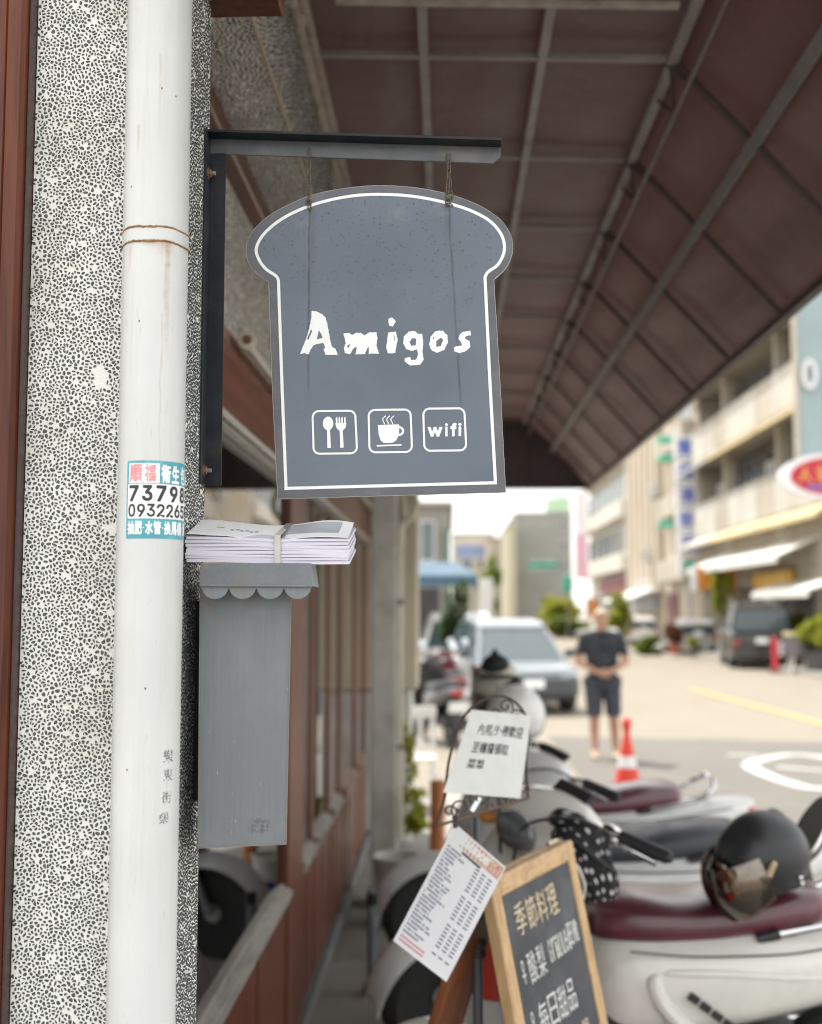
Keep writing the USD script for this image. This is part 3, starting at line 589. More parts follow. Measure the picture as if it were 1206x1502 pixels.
# ---------------------------------------------------------------- cafe front: shop wall, glass and doors
FX = -.62
cf = thing('cafe_front', 'dark red timber shop front with tall glass panes under the awning', 'shop front', (FX, 4.5, 0))
def fd(px): return FX*FPX/(px-658.0)          # where the plane of the front is seen at that column
zg, zl, zs = H+.50, H+.715, .69               # glass head, lintel top, sill
part(cf, 'upper_wall', box(FX-.25, FX, 1.78, 9.4, zl, 3.02), SPK)
part(cf, 'lintel', box(FX-.06, FX+.035, 1.776, 9.4, zg+.012, zl, .006), WOOD_RH)
part(cf, 'lintel_moulding', box(FX, FX+.022, 1.776, 9.4, zl+.002, zl+.05, .006), WOOD_T)
part(cf, 'glass_head_track', [cyl((FX+.046, 1.78, zg), (FX+.046, 9.4, zg), .011, n=12), box(FX-.02, FX+.034, 1.78, 9.4, zg-.014, zg+.010, .003)], M('grey_track', (.40, .38, .35), .35, .1, 30))
part(cf, 'ceiling_strip', box(FX-.02, FX+.05, 1.776, 9.0, 2.93, 2.995, .006), WOOD_RH)
for y in (2.15, 4.0): part(cf, 'upper_batten', box(FX, FX+.03, y, y+.12, zl+.052, 2.928, .006), WOOD_R)
# slanting closer arm above the lintel
arm = part(cf, 'roller_arm', cyl((FX+.062, 3.13, H+.735), (FX+.062, 8.8, H+.735), .0135, n=16), M('cream_metal', (.50, .48, .42), .35, .1, 30))
part(arm, 'end_cap', [lathe([(.025, 0), (.027, .004), (.027, .02), (.02, .024)], 24, (FX+.062, 3.125, H+.737), (.25, -.95, .1)), obox((FX+.05, 3.14, H+.752), np.array([1.0, 0, 0]), np.array([0, 1.0, 0]), np.array([0, 0, 1.0]), .02, .03, .07, .004)], M('cream_metal_cap', (.52, .48, .38), .4, .1, 30))
part(arm, 'cap_screw', [lathe([(.013, 0), (.013, .003), (.009, .003)], 18, (FX+.068, 3.101, H+.7395), (.25, -.95, .1))], RUST)
yA, yB, yC, yD, yE = fd(418), fd(440), fd(457), fd(480), fd(500)
def mullion(y0, y1, mat=WOOD_B, x=FX+.008, z0=.0, z1=zg-.016, b=.006): return part(cf, 'mullion', box(FX-.06, x, y0, y1, z0, z1, b), mat)
mullion(1.782, 1.83); mullion(yA, yB, WOOD_B, FX+.022); mullion(yC-.02, yC+.09, WOOD_R); mullion(yD, yD+.16); mullion(yE-.15, yE+.12, WOOD_B); mullion(7.55, 7.75, WOOD_R); mullion(8.4, 8.6)
def pane(y0, y1, z0=zs, z1=zg-.018): return part(cf, 'glass_pane', box(FX-.006, FX-.001, y0, y1, z0, z1), GLASS)
def sill(y0, y1, mat=WOOD_W):
    return part(cf, 'sill', [box(FX-.04, FX+.03, y0, y1, zs-.05, zs-.018, .004), T([(FX-.03, y0, zs+.035), (FX+.045, y0, zs-.016), (FX+.045, y1, zs-.016), (FX-.03, y1, zs+.035), (FX-.03, y0, zs-.017), (FX-.03, y1, zs-.017)], [(0, 1, 2), (0, 2, 3), (4, 1, 0), (5, 3, 2), (4, 2, 1), (4, 5, 2)])], mat, smooth=False)
def board(y0, y1, n):
    w = (y1-y0)/n
    for i in range(n): part(cf, 'door_board', box(FX-.04, FX+.012+.002*(i % 2), y0+i*w+.004, y0+(i+1)*w-.004, .10, zs-.052, .005), WOOD_B if i % 2 else WOOD_R)
for (y0, y1, n) in ((1.83, yA, 4), (yB, yC-.02, 2), (yC+.09, yD, 2), (yD+.16, yE-.15, 2), (yE+.12, 7.55, 3), (7.75, 8.4, 2)):
    pane(y0, y1); sill(y0, y1, WOOD_W if y1 < 6.6 else WOOD_T); board(y0, y1, n)
part(cf, 'bottom_rail', box(FX-.05, FX+.05, 1.83, 9.0, .03, .098, .008), M('grey_green_kick_rail', (.17, .18, .17), .6, .2, 12))
# what stands behind the glass: a dim room
ROOM = M('dim_room_wall', (.20, .17, .14), .8, .2, 2)
room = thing('cafe_room', 'dim cafe interior seen faintly behind the glass panes', 'room', (-2.6, 5, 0))
part(room, 'room_wall', [box(-4.62, -4.5, 1.78, 9.4, 0, 3), box(-4.5, FX-.3, 9.3, 9.4, 0, 3), box(-4.5, FX-.3, 1.78, 1.9, 0, 3)], ROOM)
part(room, 'room_ceiling', box(-4.5, FX-.3, 1.9, 9.3, 2.95, 3.05), ROOM)
part(room, 'room_floor', box(-4.5, FX-.1, 1.9, 9.3, 0, .02), ROOM)
part(room, 'curtain', grid(lambda a, b: (FX-.35+.03*math.sin(a*60), 1.95+2.4*a, 1.78+.45*b), 120, 2), M('beige_curtain', (.52, .42, .25), .8, .1, 4), smooth=True)

# beam of pebbledash that carries the awning, floor above it
up_ = thing('cafe_upper_floor', 'pebbledash beam and wall above the cafe front', 'wall', (-.9, 4.5, 3.0))
part(up_, 'beam', box(-1.2, -.425, 4.2, 9.4, 3.0, 3.7), SPK); part(up_, 'beam', box(-1.2, -.425, PY1+.002, 4.1995, 3.0, 3.7), M('shaded_cement', (.76, .74, .69), .85, .1, 6, .4, 300, dirt=(.58, .52, .44), dscale=5))
part(up_, 'pebble_facing', [pebbles(2.40, .20, .0135, lambda u, v: np.array([-.628+v, 1.782+u, 3.0]), (0, 0, -1.0), 21), pebbles(2.40, .36, .0135, lambda u, v: np.array([-.425, 1.782+u, 3.0+v]), (1.0, 0, 0), 22)], PEB, smooth=False, kind='stuff')
part(up_, 'beam_edge_strip', tube([(-.423, PY1+.01, 3.0), (-.423, 9.4, 3.0)], .006, 6), M('beam_edge_mortar', (.42, .35, .26), .8, .3, 30))
part(up_, 'wall', box(-1.2, -.43, PY1+.002, 7.4, 3.7, 6.6), M('plain_render', (.42, .40, .36), .8, .1, 2))
part(up_, 'roof_slab', box(-5, -.9, 1.0, 9.4, 6.6, 6.8), ROADM)
# timber soffit board right above the pillar with foam along its edge
sb = thing('timber_soffit_board', 'brown timber board with yellow foam edge above the pillar', 'soffit board', (-.37, 1.7, 3.0))
q0, q1 = P(284, 24, 1.78), P(414, 10, 1.78)
part(sb, 'soffit_plank', obox((q0+q1)/2+np.array([0, -.02, .045]), np.array([1.0, 0, 0]), np.array([0, 1.0, 0]), np.array([0, 0, 1.0]), q1[0]-q0[0], .10, .08, .004), WOOD_B)
r5 = np.random.default_rng(3)
FOAM = M('yellow_foam', (.42, .28, .14), .9, .35, 120, .6, 160, .004)
part(sb, 'foam_seam', [ell(q0+(q1-q0)*t+np.array([0, -.055+r5.uniform(-.012, .012), .007+r5.uniform(-.004, .003)]), .008+.006*r5.random(), .012, .0045+.003*r5.random(), 1) for t in np.linspace(.05, 1, 34)], FOAM, smooth=60)
j0, j1 = P(281, 8, 1.778), P(281, 122, 1.778)
part(sb, 'corner_batten', box(j0[0]-.012, j0[0]+.008, 1.70, 1.7745, j1[2], j0[2]+.05, .003), WOOD_T)

# ---------------------------------------------------------------- the awning
def fabric_mat():
    g = G('maroon_awning_fabric'); n = g.noise(1.5, 5, .6); w = g.noise(60, 2, .5, stretch=(1, .1, 1))
    c = g.ramp(n, [(.3, (.048, .035, .039)), (.5, (.066, .048, .052)), (.75, (.082, .061, .065))])
    b = g.bump(g.math('add', g.noise(3.2, 4, .55), g.math('multiply', g.noise(7, 3, .5, stretch=(1, .25, 1), dist=1.5), .5)), .35, .035)
    a = g.bsdf(base_color=c, roughness=.55, sheen_weight=.2, normal=b)
    t = g.node('translucent_bsdf', 'BSDF', {'color': (.50, .10, .06)})
    return g.out(g.node('mix_closure', 'closure', {'fac': .009}, closure1=a, closure2=t))
FAB = fabric_mat()
Aw, Bw, Cw = np.array([-.42, 3.405]), np.array([.676, 3.37]), np.array([1.213, 2.775]); Y0, Y1 = 1.25, 10.1
def xz(p, y, o=0): return np.array([p[0], y, p[1]+o])
aw = thing('shop_awning', 'long maroon fabric awning on a grid of steel tubes above the scooters', 'awning', (.4, 5.5, 3.2))
rs = np.random.default_rng(8)
def sheetfab(p, q, nm, off):
    nrm = np.array([-(q-p)[1], (q-p)[0]]); nrm /= np.linalg.norm(nrm); nrm = nrm if nrm[1] > 0 else -nrm
    def fn(a, b):
        y = Y0+(Y1+.03-Y0)*a; ph = ((y-3.36)/.77) % 1; sag = .016*math.sin(math.pi*ph)*math.sin(math.pi*b*3)**2
        c = p+(q-p)*b+nrm*(off-sag+.004*math.sin(3*y+5*b)); return (c[0], y, c[1])
    part(aw, nm, grid(fn, 180, 25), FAB, smooth=True)
sheetfab(Aw, Bw+(Bw-Aw)*.03, 'ceiling_fabric', .034); sheetfab(Bw, Cw+(Cw-Bw)*.03, 'slope_fabric', .034)
part(aw, 'end_fabric', extrude(Polygon([(-.43, 2.775), (1.262, 2.775), (1.262, 2.80), (.70, 3.412), (-.43, 3.445)]), (0, Y1+.016, 0), np.array([1.0, 0, 0]), np.array([0, 0, 1.0]), np.array([0, 1.0, 0]), .004), FAB, smooth=False)
ribs = [3.36+.77*k for k in range(-2, 9)]
for y in ribs:
    part(aw, 'ceiling_rib', beam(xz(Aw, y), xz(Bw, y), .020, .022, b=.003), RIBM)
    part(aw, 'slope_rib', beam(xz(Bw, y), xz(Cw, y), .018, .022, (0, 1, 0), b=.003), RIBD)
def pl(p, q, t): return p+(q-p)*t
for X in (-.07, .287):
    t = (X-Aw[0])/(Bw[0]-Aw[0]); c = pl(Aw, Bw, t)
    part(aw, 'ceiling_purlin', beam((c[0], Y0, c[1]-.001), (c[0], Y1, c[1]-.001), .030, .026, b=.003), RIBM)
c = pl(Bw, Cw, .444); e = (Cw-Bw)/np.linalg.norm(Cw-Bw)
part(aw, 'slope_purlin', beam((c[0], Y0, c[1]), (c[0], Y1, c[1]), .040, .022, (e[1], 0, -e[0]), b=.003), M('slope_purlin_paint', (.19, .17, .165), .5, .2, 14))
part(aw, 'ridge_tube', beam((Bw[0], Y0, Bw[1]-.004), (Bw[0], Y1, Bw[1]-.004), .036, .036, b=.004), RIBM)
part(aw, 'front_tube', beam((Cw[0], Y0, Cw[1]), (Cw[0], Y1, Cw[1]), .026, .030, b=.003), RIBD)
part(aw, 'tension_rod', cyl((Bw[0]+.03, Y0, Bw[1]-.115), (Bw[0]+.03, Y1, Bw[1]-.115), .0095, n=10), M('tension_rod_paint', (.17, .13, .12), .45, .2, 10))
for y in ribs:
    part(aw, 'rod_strut', [cyl((Bw[0], y+.02, Bw[1]-.02), (Bw[0]+.03, y+.13, Bw[1]-.112), .0045, n=6), cyl((Bw[0], y+.24, Bw[1]-.02), (Bw[0]+.03, y+.13, Bw[1]-.112), .0045, n=6)], RIBD)
    part(aw, 'rib_gusset', T([(Bw[0]-.03, y, Bw[1]-.012), (Bw[0]+.045, y, Bw[1]-.075), (Bw[0]+.01, y, Bw[1]-.012), (Bw[0]-.03, y+.005, Bw[1]-.012), (Bw[0]+.045, y+.005, Bw[1]-.075), (Bw[0]+.01, y+.005, Bw[1]-.012)], [(0, 1, 2), (5, 4, 3), (0, 3, 4), (0, 4, 1), (1, 4, 5), (1, 5, 2), (2, 5, 3), (2, 3, 0)]), RIBD)
part(aw, 'end_frame', [beam(xz(Aw, Y1), xz(Bw, Y1), .022, .022), beam(xz(Bw, Y1), xz(Cw, Y1), .022, .022, (0, 1, 0)), beam((-.42, Y1, 2.79), (1.213, Y1, 2.79), .022, .022), beam((.676, Y1, 2.79), (.676, Y1, 3.36), .016, .016, (0, 1, 0)), beam((.65, Y1, 3.35), (.25, Y1, 2.79), .014, .014, (0, 1, 0))], RIBD)
WALLR = M('stained_wall_rail', (.44, .38, .34), .7, .3, 22, .3, dirt=(.17, .08, .05), dscale=7)
part(aw, 'wall_rail', [box(-.4245, -.402, Y0, 9.4, 3.335, 3.42, .004), box(-.402, -.385, Y0, 9.4, 3.38, 3.42, .003)], WALLR)
part(aw, 'sealant_lump', [ell((-.412+r5.uniform(-.006, .008), y, 3.345+r5.uniform(-.01, .03)), .018, .03+.03*r5.random(), .016+.012*r5.random(), 2) for y in (2.62, 2.66, 3.05, 3.62, 3.66, 4.4, 4.46, 5.2)], M('pale_sealant', (.46, .38, .28), .9, .25, 60, .4, 90), smooth=60)
part(aw, 'near_end_bar', beam((-.30, 2.97, 3.355), (.62, 2.97, 3.325), .022, .016, b=.002), WALLR)
# ---------------------------------------------------------------- left side beyond the doors
CONC = M('pale_concrete', (.47, .46, .42), .8, .15, 5, .2, 60, dirt=(.26, .24, .20), dscale=3)
col = thing('concrete_column', 'grey concrete column at the far end of the timber cafe front', 'column', (-.40, 6.9, 0))
part(col, 'shaft', box(-.455, -.305, 6.8, 7.0, 0, 3.39, .008), CONC)
part(col, 'base_block', box(-.475, -.29, 6.78, 7.02, 0, .10, .01), CONC)
cp = thing('cream_conduit', 'thin cream plastic conduit running down beside the grey concrete column', 'conduit', (-.29, 6.85, 0))
CREAM = M('cream_plastic', (.58, .54, .43), .45, .1, 8)
part(cp, 'conduit_run', tube([(-.285, 6.86, .38), (-.287, 6.86, 1.2), (-.284, 6.86, 2.1)], .016, 8), CREAM)
part(cp, 'conduit_bend', tube(catmull([(-.284, 6.86, 2.1), (-.28, 6.86, 2.22), (-.22, 6.85, 2.27), (-.19, 6.85, 2.36), (-.24, 6.85, 2.45)], 5), .022, 8), CREAM)
for z in (.9, 1.75): part(cp, 'saddle_clamp', box(-.305, -.265, 6.838, 6.88, z, z+.03, .003), IRON_G)
fw = thing('beige_side_wall', 'beige rendered wall standing out behind the concrete column', 'wall', (-.3, 8.6, 0))
p0, p1 = P(585, 1012, 8.6), P(612, 800, 8.6)
part(fw, 'wall_leaf', box(p0[0]-.6, p1[0], 8.6, 9.2, p0[2], 3.3, .01), M('beige_render', (.50, .44, .33), .8, .12, 2, dirt=(.36, .31, .23), dscale=1.5))
part(fw, 'wall_foot', box(p0[0]-.6, p1[0]-.05, 8.65, 9.2, 0, p0[2]-.002, .01), M('white_wash', (.55, .54, .50), .8, .15, 3, dirt=(.3, .29, .25), dscale=2))
part(fw, 'wall_pipe', tube(catmull([(-.50, 8.56, 2.28), (-.40, 8.55, 2.30), (-.33, 8.55, 2.42), (-.36, 8.55, 2.62)], 5), .028, 8), CREAM)
bk = thing('white_bucket', 'white plastic paint bucket with blue print standing by the concrete column', 'bucket', (-.295, 6.5, 0))
bc = (-.285, 6.5, 0.006)
part(bk, 'bucket_body', lathe([(.105, 0), (.112, .01), (.132, .36), (.128, .36), (.108, .03), (0.001, .03)], 28, bc), M('dirty_white_plastic', (.55, .55, .52), .5, .12, 6, dirt=(.3, .29, .26), dscale=8))
part(bk, 'rim', tube([(bc[0]+.134*math.cos(a), bc[1]+.134*math.sin(a), .36) for a in np.linspace(0, 2*math.pi, 30, endpoint=False)], .008, 6, True), M('bucket_rim', (.62, .62, .60), .5, .08, 6))
part(bk, 'blue_print', [slab(lambda a, b: (bc[0]+.1255*math.sin(-.5+1.3*a), bc[1]-.1255*math.cos(-.5+1.3*a), .19+.055*b), 12, 2, .001)], M('blue_label', (.03, .06, .25), .5, .1, 8))
part(bk, 'handle', tube([(bc[0]+.13*math.cos(a), bc[1]-.02-.10*math.sin(a), .34-.10*math.sin(a)) for a in np.linspace(0, math.pi, 14)], .003, 5), CHROME)
gp = thing('grey_floor_post', 'short grey metal post with black foot beside the timber shop doors', 'post', tuple(P(546, 1430, 5.3)*[1, 1, 0]))
g0 = P(546, 1428, 5.3)
part(gp, 'tube', cyl((g0[0], 5.3, .02), (g0[0]-.005, 5.3, .46), .021, n=12), M('blue_grey_steel', (.16, .18, .20), .4, .1, 10))
part(gp, 'foot', box(g0[0]-.04, g0[0]+.04, 5.26, 5.34, 0.006, .05, .008), BLACKP)
part(gp, 'collar', cyl((g0[0], 5.3, .40), (g0[0], 5.3, .45), .027, n=12), BLACKP)

def leaf_cloud(c, r, n, size, seed, squash=1.0, lump=.34, hollow=.35):
    r_ = np.random.default_rng(seed); V = []; k = 0; c = np.asarray(c, float); r = np.asarray(r, float)
    lc = r_.normal(0, 1, (max(5, n//110), 3)); lc /= np.linalg.norm(lc, axis=1, keepdims=True); lc *= r_.uniform(.25, .85, (len(lc), 1))
    out = []
    for i in range(n):
        l = lc[r_.integers(len(lc))]; d = r_.normal(0, 1, 3); d /= np.linalg.norm(d)
        p = c+r*(l+d*lump*r_.uniform(hollow, 1)**.6)
        u = r_.normal(0, 1, 3)+d*.3; u /= np.linalg.norm(u); w = np.cross(u, r_.normal(0, 1, 3)); w /= max(np.linalg.norm(w), 1e-6); s = size*r_.uniform(.6, 1.3)
        V += [p-u*s, p+w*s*.42+u*s*.05, p+u*s, p-w*s*.42-u*s*.05]
    n4 = len(V)//4; F = np.array([(4*i, 4*i+1, 4*i+2) for i in range(n4)]+[(4*i, 4*i+2, 4*i+3) for i in range(n4)])
    return T(V, F)
def leaf_mat(name, c, c2):
    g = G(name); rp = g.node('geometry', 'random_per_island'); n = g.noise(2.2, 4)
    col_ = g.ramp(g.math('add', g.math('multiply', rp, .6), g.math('multiply', n, .4)), [(.15, mul(c, .55)), (.5, c), (.85, c2)])
    a = g.bsdf(base_color=col_, roughness=.5); t = g.node('translucent_bsdf', 'BSDF', color=g.mix(.5, col_, c2))
    return g.out(g.node('mix_closure', 'closure', {'fac': .62}, closure1=a, closure2=t))
LF_Y = leaf_mat('yellow_green_leaves', (.25, .29, .025), (.62, .62, .07))
LF_G = leaf_mat('green_leaves', (.11, .17, .03), (.36, .44, .07))
LF_D = leaf_mat('dark_green_leaves', (.04, .085, .035), (.11, .18, .045))
LF_R = leaf_mat('red_orange_leaves', (.22, .075, .03), (.30, .18, .05))
BARK = M('bark', (.14, .10, .07), .9, .3, 8, .4, 30)
def tree(name, label, base, h, r, mat, n, size, seed, cat='tree', group=None, trunk_r=.07, crown_z=None, cr=None):
    t = thing(name, label, cat, base, group); b = np.array(base, float); rr = np.random.default_rng(seed)
    cz = b[2]+(crown_z if crown_z is not None else h*.66); hz = h-(cz-b[2])
    tp_ = b+[rr.uniform(-.1, .1)*r, 0, cz-b[2]]
    wood_ = [tube(catmull([b, b+(tp_-b)*.5+[.05*r, 0, 0], tp_], 5), trunk_r, 7, rs=np.linspace(trunk_r, trunk_r*.6, 11))]
    for i in range(5):
        a = rr.uniform(0, 6.28); e = tp_+np.array([math.cos(a)*r*.6, math.sin(a)*r*.6, hz*rr.uniform(.1, .6)]); wood_.append(tube(catmull([tp_-[0, 0, .1*hz], (tp_+e)/2+[0, 0, .1*hz], e], 4), 1, 5, rs=np.linspace(trunk_r*.5, trunk_r*.12, 9)))
    part(t, 'trunk', wood_, BARK)
    part(t, 'crown', leaf_cloud((b[0], b[1], cz+hz*.1), (r, r, hz*.9), n, size, seed), mat, smooth=False, kind='stuff')
    return t
def potplant(name, label, base, h, r, mat, n, size, seed, pot=(.12, .10, .09), cat='potted plant', group=None):
    t = thing(name, label, cat, base, group); b = np.array(base, float); ph = h*.3
    part(t, 'pot', lathe([(r*.42, 0), (r*.55, ph), (r*.60, ph), (r*.60, ph*1.1), (r*.5, ph*1.1), (r*.46, ph*.9), (.001, ph*.9)], 18, b), M(f'pot_glaze_{seed}', pot, .5, .2, 6))
    part(t, 'stems', [tube([b+[0, 0, ph*.85], b+[r*.5*math.cos(a), r*.5*math.sin(a), h*.75]], .012, 5) for a in (0, 1.6, 3.1, 4.6)], BARK)
    part(t, 'leaves', leaf_cloud(b+[0, 0, h*.66], (r, r, h*.40), n, size, seed), mat, smooth=False, kind='stuff'); return t
single('weeds', leaf_cloud(P(606, 1190, 7.6), (.16, .5, .26), 260, .045, 41)+leaf_cloud(P(600, 1110, 7.5), (.10, .2, .30), 50, .05, 42), LF_Y, 'green and yellow weeds sprouting behind the white bucket', 'weeds', kind='stuff', smooth=False)
op = thing('terracotta_post', 'orange plastic tube post standing between the bucket and the notice stand', 'post', tuple(P(640, 1215, 6.9)*[1, 1, 0]))
o0 = P(640, 1215, 6.9); part(op, 'tube', cyl((o0[0], 6.9, .01), (o0[0]+.01, 6.9, P(642, 1152, 6.9)[2]), .045, n=16), M('orange_tube', (.46, .17, .055), .5, .12, 8))
part(op, 'cap', lathe([(.047, 0), (.047, .02), (.03, .03)], 16, (o0[0]+.01, 6.9, P(642, 1152, 6.9)[2])), M('orange_tube_cap', (.42, .16, .06), .5, .12, 8))

ch = thing('white_plastic_chair', 'white plastic chair standing by the beige side wall', 'chair', tuple(P(612, 1108, 10.2)*[1, 1, 0]))
cb = P(606, 1108, 10.2); CW = M('white_chair_plastic', (.66, .66, .64), .5, .06, 6)
part(ch, 'seat', box(cb[0]-.2, cb[0]+.2, 10.0, 10.4, .42, .45, .01), CW)
for dx in (-.17, .17):
    for dy2 in (-.17, .17): part(ch, 'leg', beam((cb[0]+dx*1.15, 10.2+dy2*1.15, .006), (cb[0]+dx, 10.2+dy2, .43), .035, .035, (0, 1, 0), b=.006), CW)
part(ch, 'backrest', [box(cb[0]-.2, cb[0]+.2, 10.38, 10.41, .76, .86, .01)]+[box(cb[0]+x-.02, cb[0]+x+.02, 10.385, 10.405, .45, .76, .004) for x in (-.17, -.06, .06, .17)], CW)

# building with green downpipe, blue awning in front, dark shop
def windows(b, face, rects, mat_f, mat_p, depth=.12, nm='window'):
    O, U, N = map(np.asarray, face)
    for (u0, u1, z0, z1) in rects:
        c = lambda u, z, n=0: O+U*u+np.array([0, 0, z])+N*n
        f = part(b, nm, extrude(sbox(u0, z0, u1, z1).difference(sbox(u0+.06, z0+.06, u1-.06, z1-.06)).union(sbox((u0+u1)/2-.025, z0, (u0+u1)/2+.025, z1)), O, U, (0, 0, 1.0), N, .06, .01), mat_f, smooth=False)
        part(f, 'pane', extrude(sbox(u0+.055, z0+.055, u1-.055, z1-.055), O, U, (0, 0, 1.0), N, .02, .012), mat_p, smooth=False)
FRM = M('window_frame_paint', (.48, .48, .46), .5, .1, 3)
bl = thing('grey_corner_house', 'grey house with green downpipe above the blue awning on the left', 'house', (-3, 37, 0))
part(bl, 'wall', box(-9, .05, 36, 48, 0, P(640, 742, 36)[2]), M('grey_house_wall', (.23, .22, .20), .85, .15, .8, dirt=(.14, .13, .12), dscale=.7))
part(bl, 'roof_edge', box(-9, .16, 35.8, 48.2, P(640, 742, 36)[2], P(640, 736, 36)[2], .02), M('tan_roof_edge', (.34, .29, .24), .8, .15, 2))
part(bl, 'downpipe', cyl((P(657, 800, 35.9)[0], 35.88, .5), (P(657, 800, 35.9)[0], 35.88, P(657, 775, 35.9)[2]), .07, n=10), M('green_pipe', (.06, .17, .12), .5, .1, 3))
windows(bl, ((-6, 36, 0), (1.0, 0, 0), (0, -1.0, 0)), [(4.7, 5.6, 3.2, 4.5), (3.0, 4.0, 3.2, 4.5), (1.0, 2.0, 3.2, 4.5)], FRM, PANE)
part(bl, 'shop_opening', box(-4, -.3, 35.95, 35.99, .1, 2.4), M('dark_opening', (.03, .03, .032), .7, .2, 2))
ba = thing('blue_awning', 'flat blue shop awning on the left beyond the concrete column', 'awning', (-.2, 27, 2.7))
q = [P(612, 828, 26), P(672, 828, 27), P(702, 852, 25.2), P(612, 856, 24.5)]
part(ba, 'awning_sheet', slab(lambda a, b: (np.array([-2.2, 28.0, 2.84])*(1-a)*(1-b)+np.array([.22, 28.0, 2.84])*a*(1-b)+np.array([.62, 24.8, 2.42])*a*b+np.array([-2.2, 24.8, 2.42])*(1-a)*b), 6, 6, .03), M('blue_awning_cloth', (.05, .105, .155), .7, .12, 2), smooth=False)
part(ba, 'valance', box(-2.2, .62, 24.77, 24.80, 2.22, 2.42), M('blue_valance', (.045, .09, .135), .7, .12, 2))
for x in (-2.0, .55): part(ba, 'post', cyl((x, 24.85, .006), (x, 24.85, 2.4), .03, n=8), IRON_G)
tree('street_tree', 'dark green bushy tree under the blue awning by the silver car', tuple(P(668, 0, 23.5)*[1, 1, 0]+[0, 0, .1]), 2.15, .45, LF_D, 2600, .07, 51, crown_z=1.2)
tree('street_tree', 'small pale green tree above the roof of the silver car', tuple(P(715, 0, 60)*[1, 1, 0]), 4.4, .9, LF_G, 900, .16, 52, crown_z=2.8)
wb = thing('white_roadside_board', 'tall white panel standing at the roadside beyond the silver car', 'sign board', tuple(P(713, 890, 52)*[1, 1, 0]))
wp = P(713, 890, 52); part(wb, 'panel', box(wp[0]-.32, wp[0]+.32, 52, 52.12, .5, P(713, 848, 52)[2], .01), M('white_board', (.66, .66, .64), .6, .05, 3))
for s in (-.25, .25): part(wb, 'leg', box(wp[0]+s-.03, wp[0]+s+.03, 52.02, 52.1, 0, .5), IRON_G)

# ---------------------------------------------------------------- far end of the street
GW = M('far_grey_render', (.25, .245, .225), .85, .12, .4, dirt=(.18, .17, .15), dscale=.3)
BW_ = M('far_beige_render', (.46, .41, .34), .85, .12, .3)
def tower(name, label, x0, x1, y0, y1, h, mat, wins=(), roof=None, cat='building', par=.25):
    b = thing(name, label, cat, ((x0+x1)/2, (y0+y1)/2, 0)); part(b, 'wall', box(x0, x1, y0, y1, 0, h), mat)
    part(b, 'parapet', box(x0-.08, x1+.08, y0-.08, y1+.08, h+.004, h+par, .03), roof or mat)
    if wins: windows(b, ((x0, y0, 0), (1.0, 0, 0), (0, -1.0, 0)), wins, FRM, PANE)
    return b
def xw(px, d): return (px-658)/FPX*d
def zw(py, d): return H-(py-894)/FPX*d
gh = tower('grey_end_house', 'big plain grey house closing the end of the street', xw(757, 110), xw(838, 110), 110, 125, zw(756, 110), GW, [(xw(822, 110)-xw(757, 110)+a, xw(831, 110)-xw(757, 110)+a, zw(q+14, 110), zw(q, 110)) for a, q in ((0, 762), (0, 795), (0, 822), (-1.5, 822))])
gt = part(gh, 'water_tank', lathe([(1.25, 0), (1.25, 1.3), (.9, 1.7), (.001, 1.8)], 20, (xw(822, 112), 114, zw(750, 112))), M('pale_green_tank', (.36, .50, .34), .6, .1, 1))
tower('beige_end_house', 'low beige house with a blue band at the end of the street', xw(664, 135), xw(724, 135), 135, 150, zw(786, 135), BW_, [(1, 2.3, 6.4, 7.6), (3, 4.2, 6.4, 7.6)], M('grey_roof', (.24, .24, .23), .8, .1, .5))
bb = thing('blue_hoarding', 'long blue sheet hoarding in front of the low beige end house', 'hoarding', (xw(695, 128), 128, 0)); part(bb, 'blue_sheet', box(xw(668, 128), xw(722, 128), 128, 128.3, zw(818, 128), zw(800, 128)), M('blue_sheet_metal', (.20, .25, .40), .6, .1, .6))
for x in (672, 718): part(bb, 'post', box(xw(x, 128)-.1, xw(x, 128)+.1, 128.31, 128.5, 0, zw(800, 128)), IRON_G)
tower('tan_gable_house', 'tan house with a pointed roof left of the grey end house', xw(716, 120), xw(756, 120), 120, 133, zw(792, 120), M('far_tan_render', (.42, .37, .30), .85, .12, .3), [(.7, 1.7, 4.5, 6.0)], M('tan_roof', (.30, .22, .16), .8, .1, .5))
tower('ochre_narrow_house', 'narrow olive house beside the grey end house', xw(746, 104), xw(757, 104), 104, 118, zw(772, 104), M('far_olive_render', (.36, .33, .24), .85, .12, .3))
tree('street_tree', 'bright yellow green tree in front of the grey end house', (xw(818, 75), 75, 0), 2.7, 1.5, LF_Y, 2600, .17, 61, crown_z=1.6, trunk_r=.14)
tree('street_tree', 'yellow green bushy tree behind the standing man', (xw(905, 47), 47, .1), 2.3, .75, LF_Y, 1800, .10, 62, crown_z=1.25)
hd = single('roadside_hedge', leaf_cloud((xw(818, 70), 70, .55), (2.3, .7, .7), 2600, .14, 63)+leaf_cloud((xw(950, 44), 44, .45), (.7, .6, .5), 900, .10, 64), LF_G, 'green hedge along the far roadside under the yellow green tree', 'hedge', kind='stuff', smooth=False)
single('yellow_flower_bed', leaf_cloud((xw(800, 68), 68, .5), (.8, .4, .5), 600, .12, 65), leaf_mat('yellow_flowers', (.40, .30, .02), (.60, .50, .05)), 'yellow flowers in the hedge at the end of the road', 'flowers', kind='stuff', smooth=False)
for i, (px, d, h, c, lab) in enumerate(((778, 60, .72, (.012, .012, .013), 'dark car far down the street behind the silver car'),)): pass
sgG = M('street_sign_green', (.03, .26, .17), .5, .08, 4)
ss = thing('green_road_sign', 'wide green road sign hanging over the far street', 'road sign', (xw(796, 80), 80, 0))
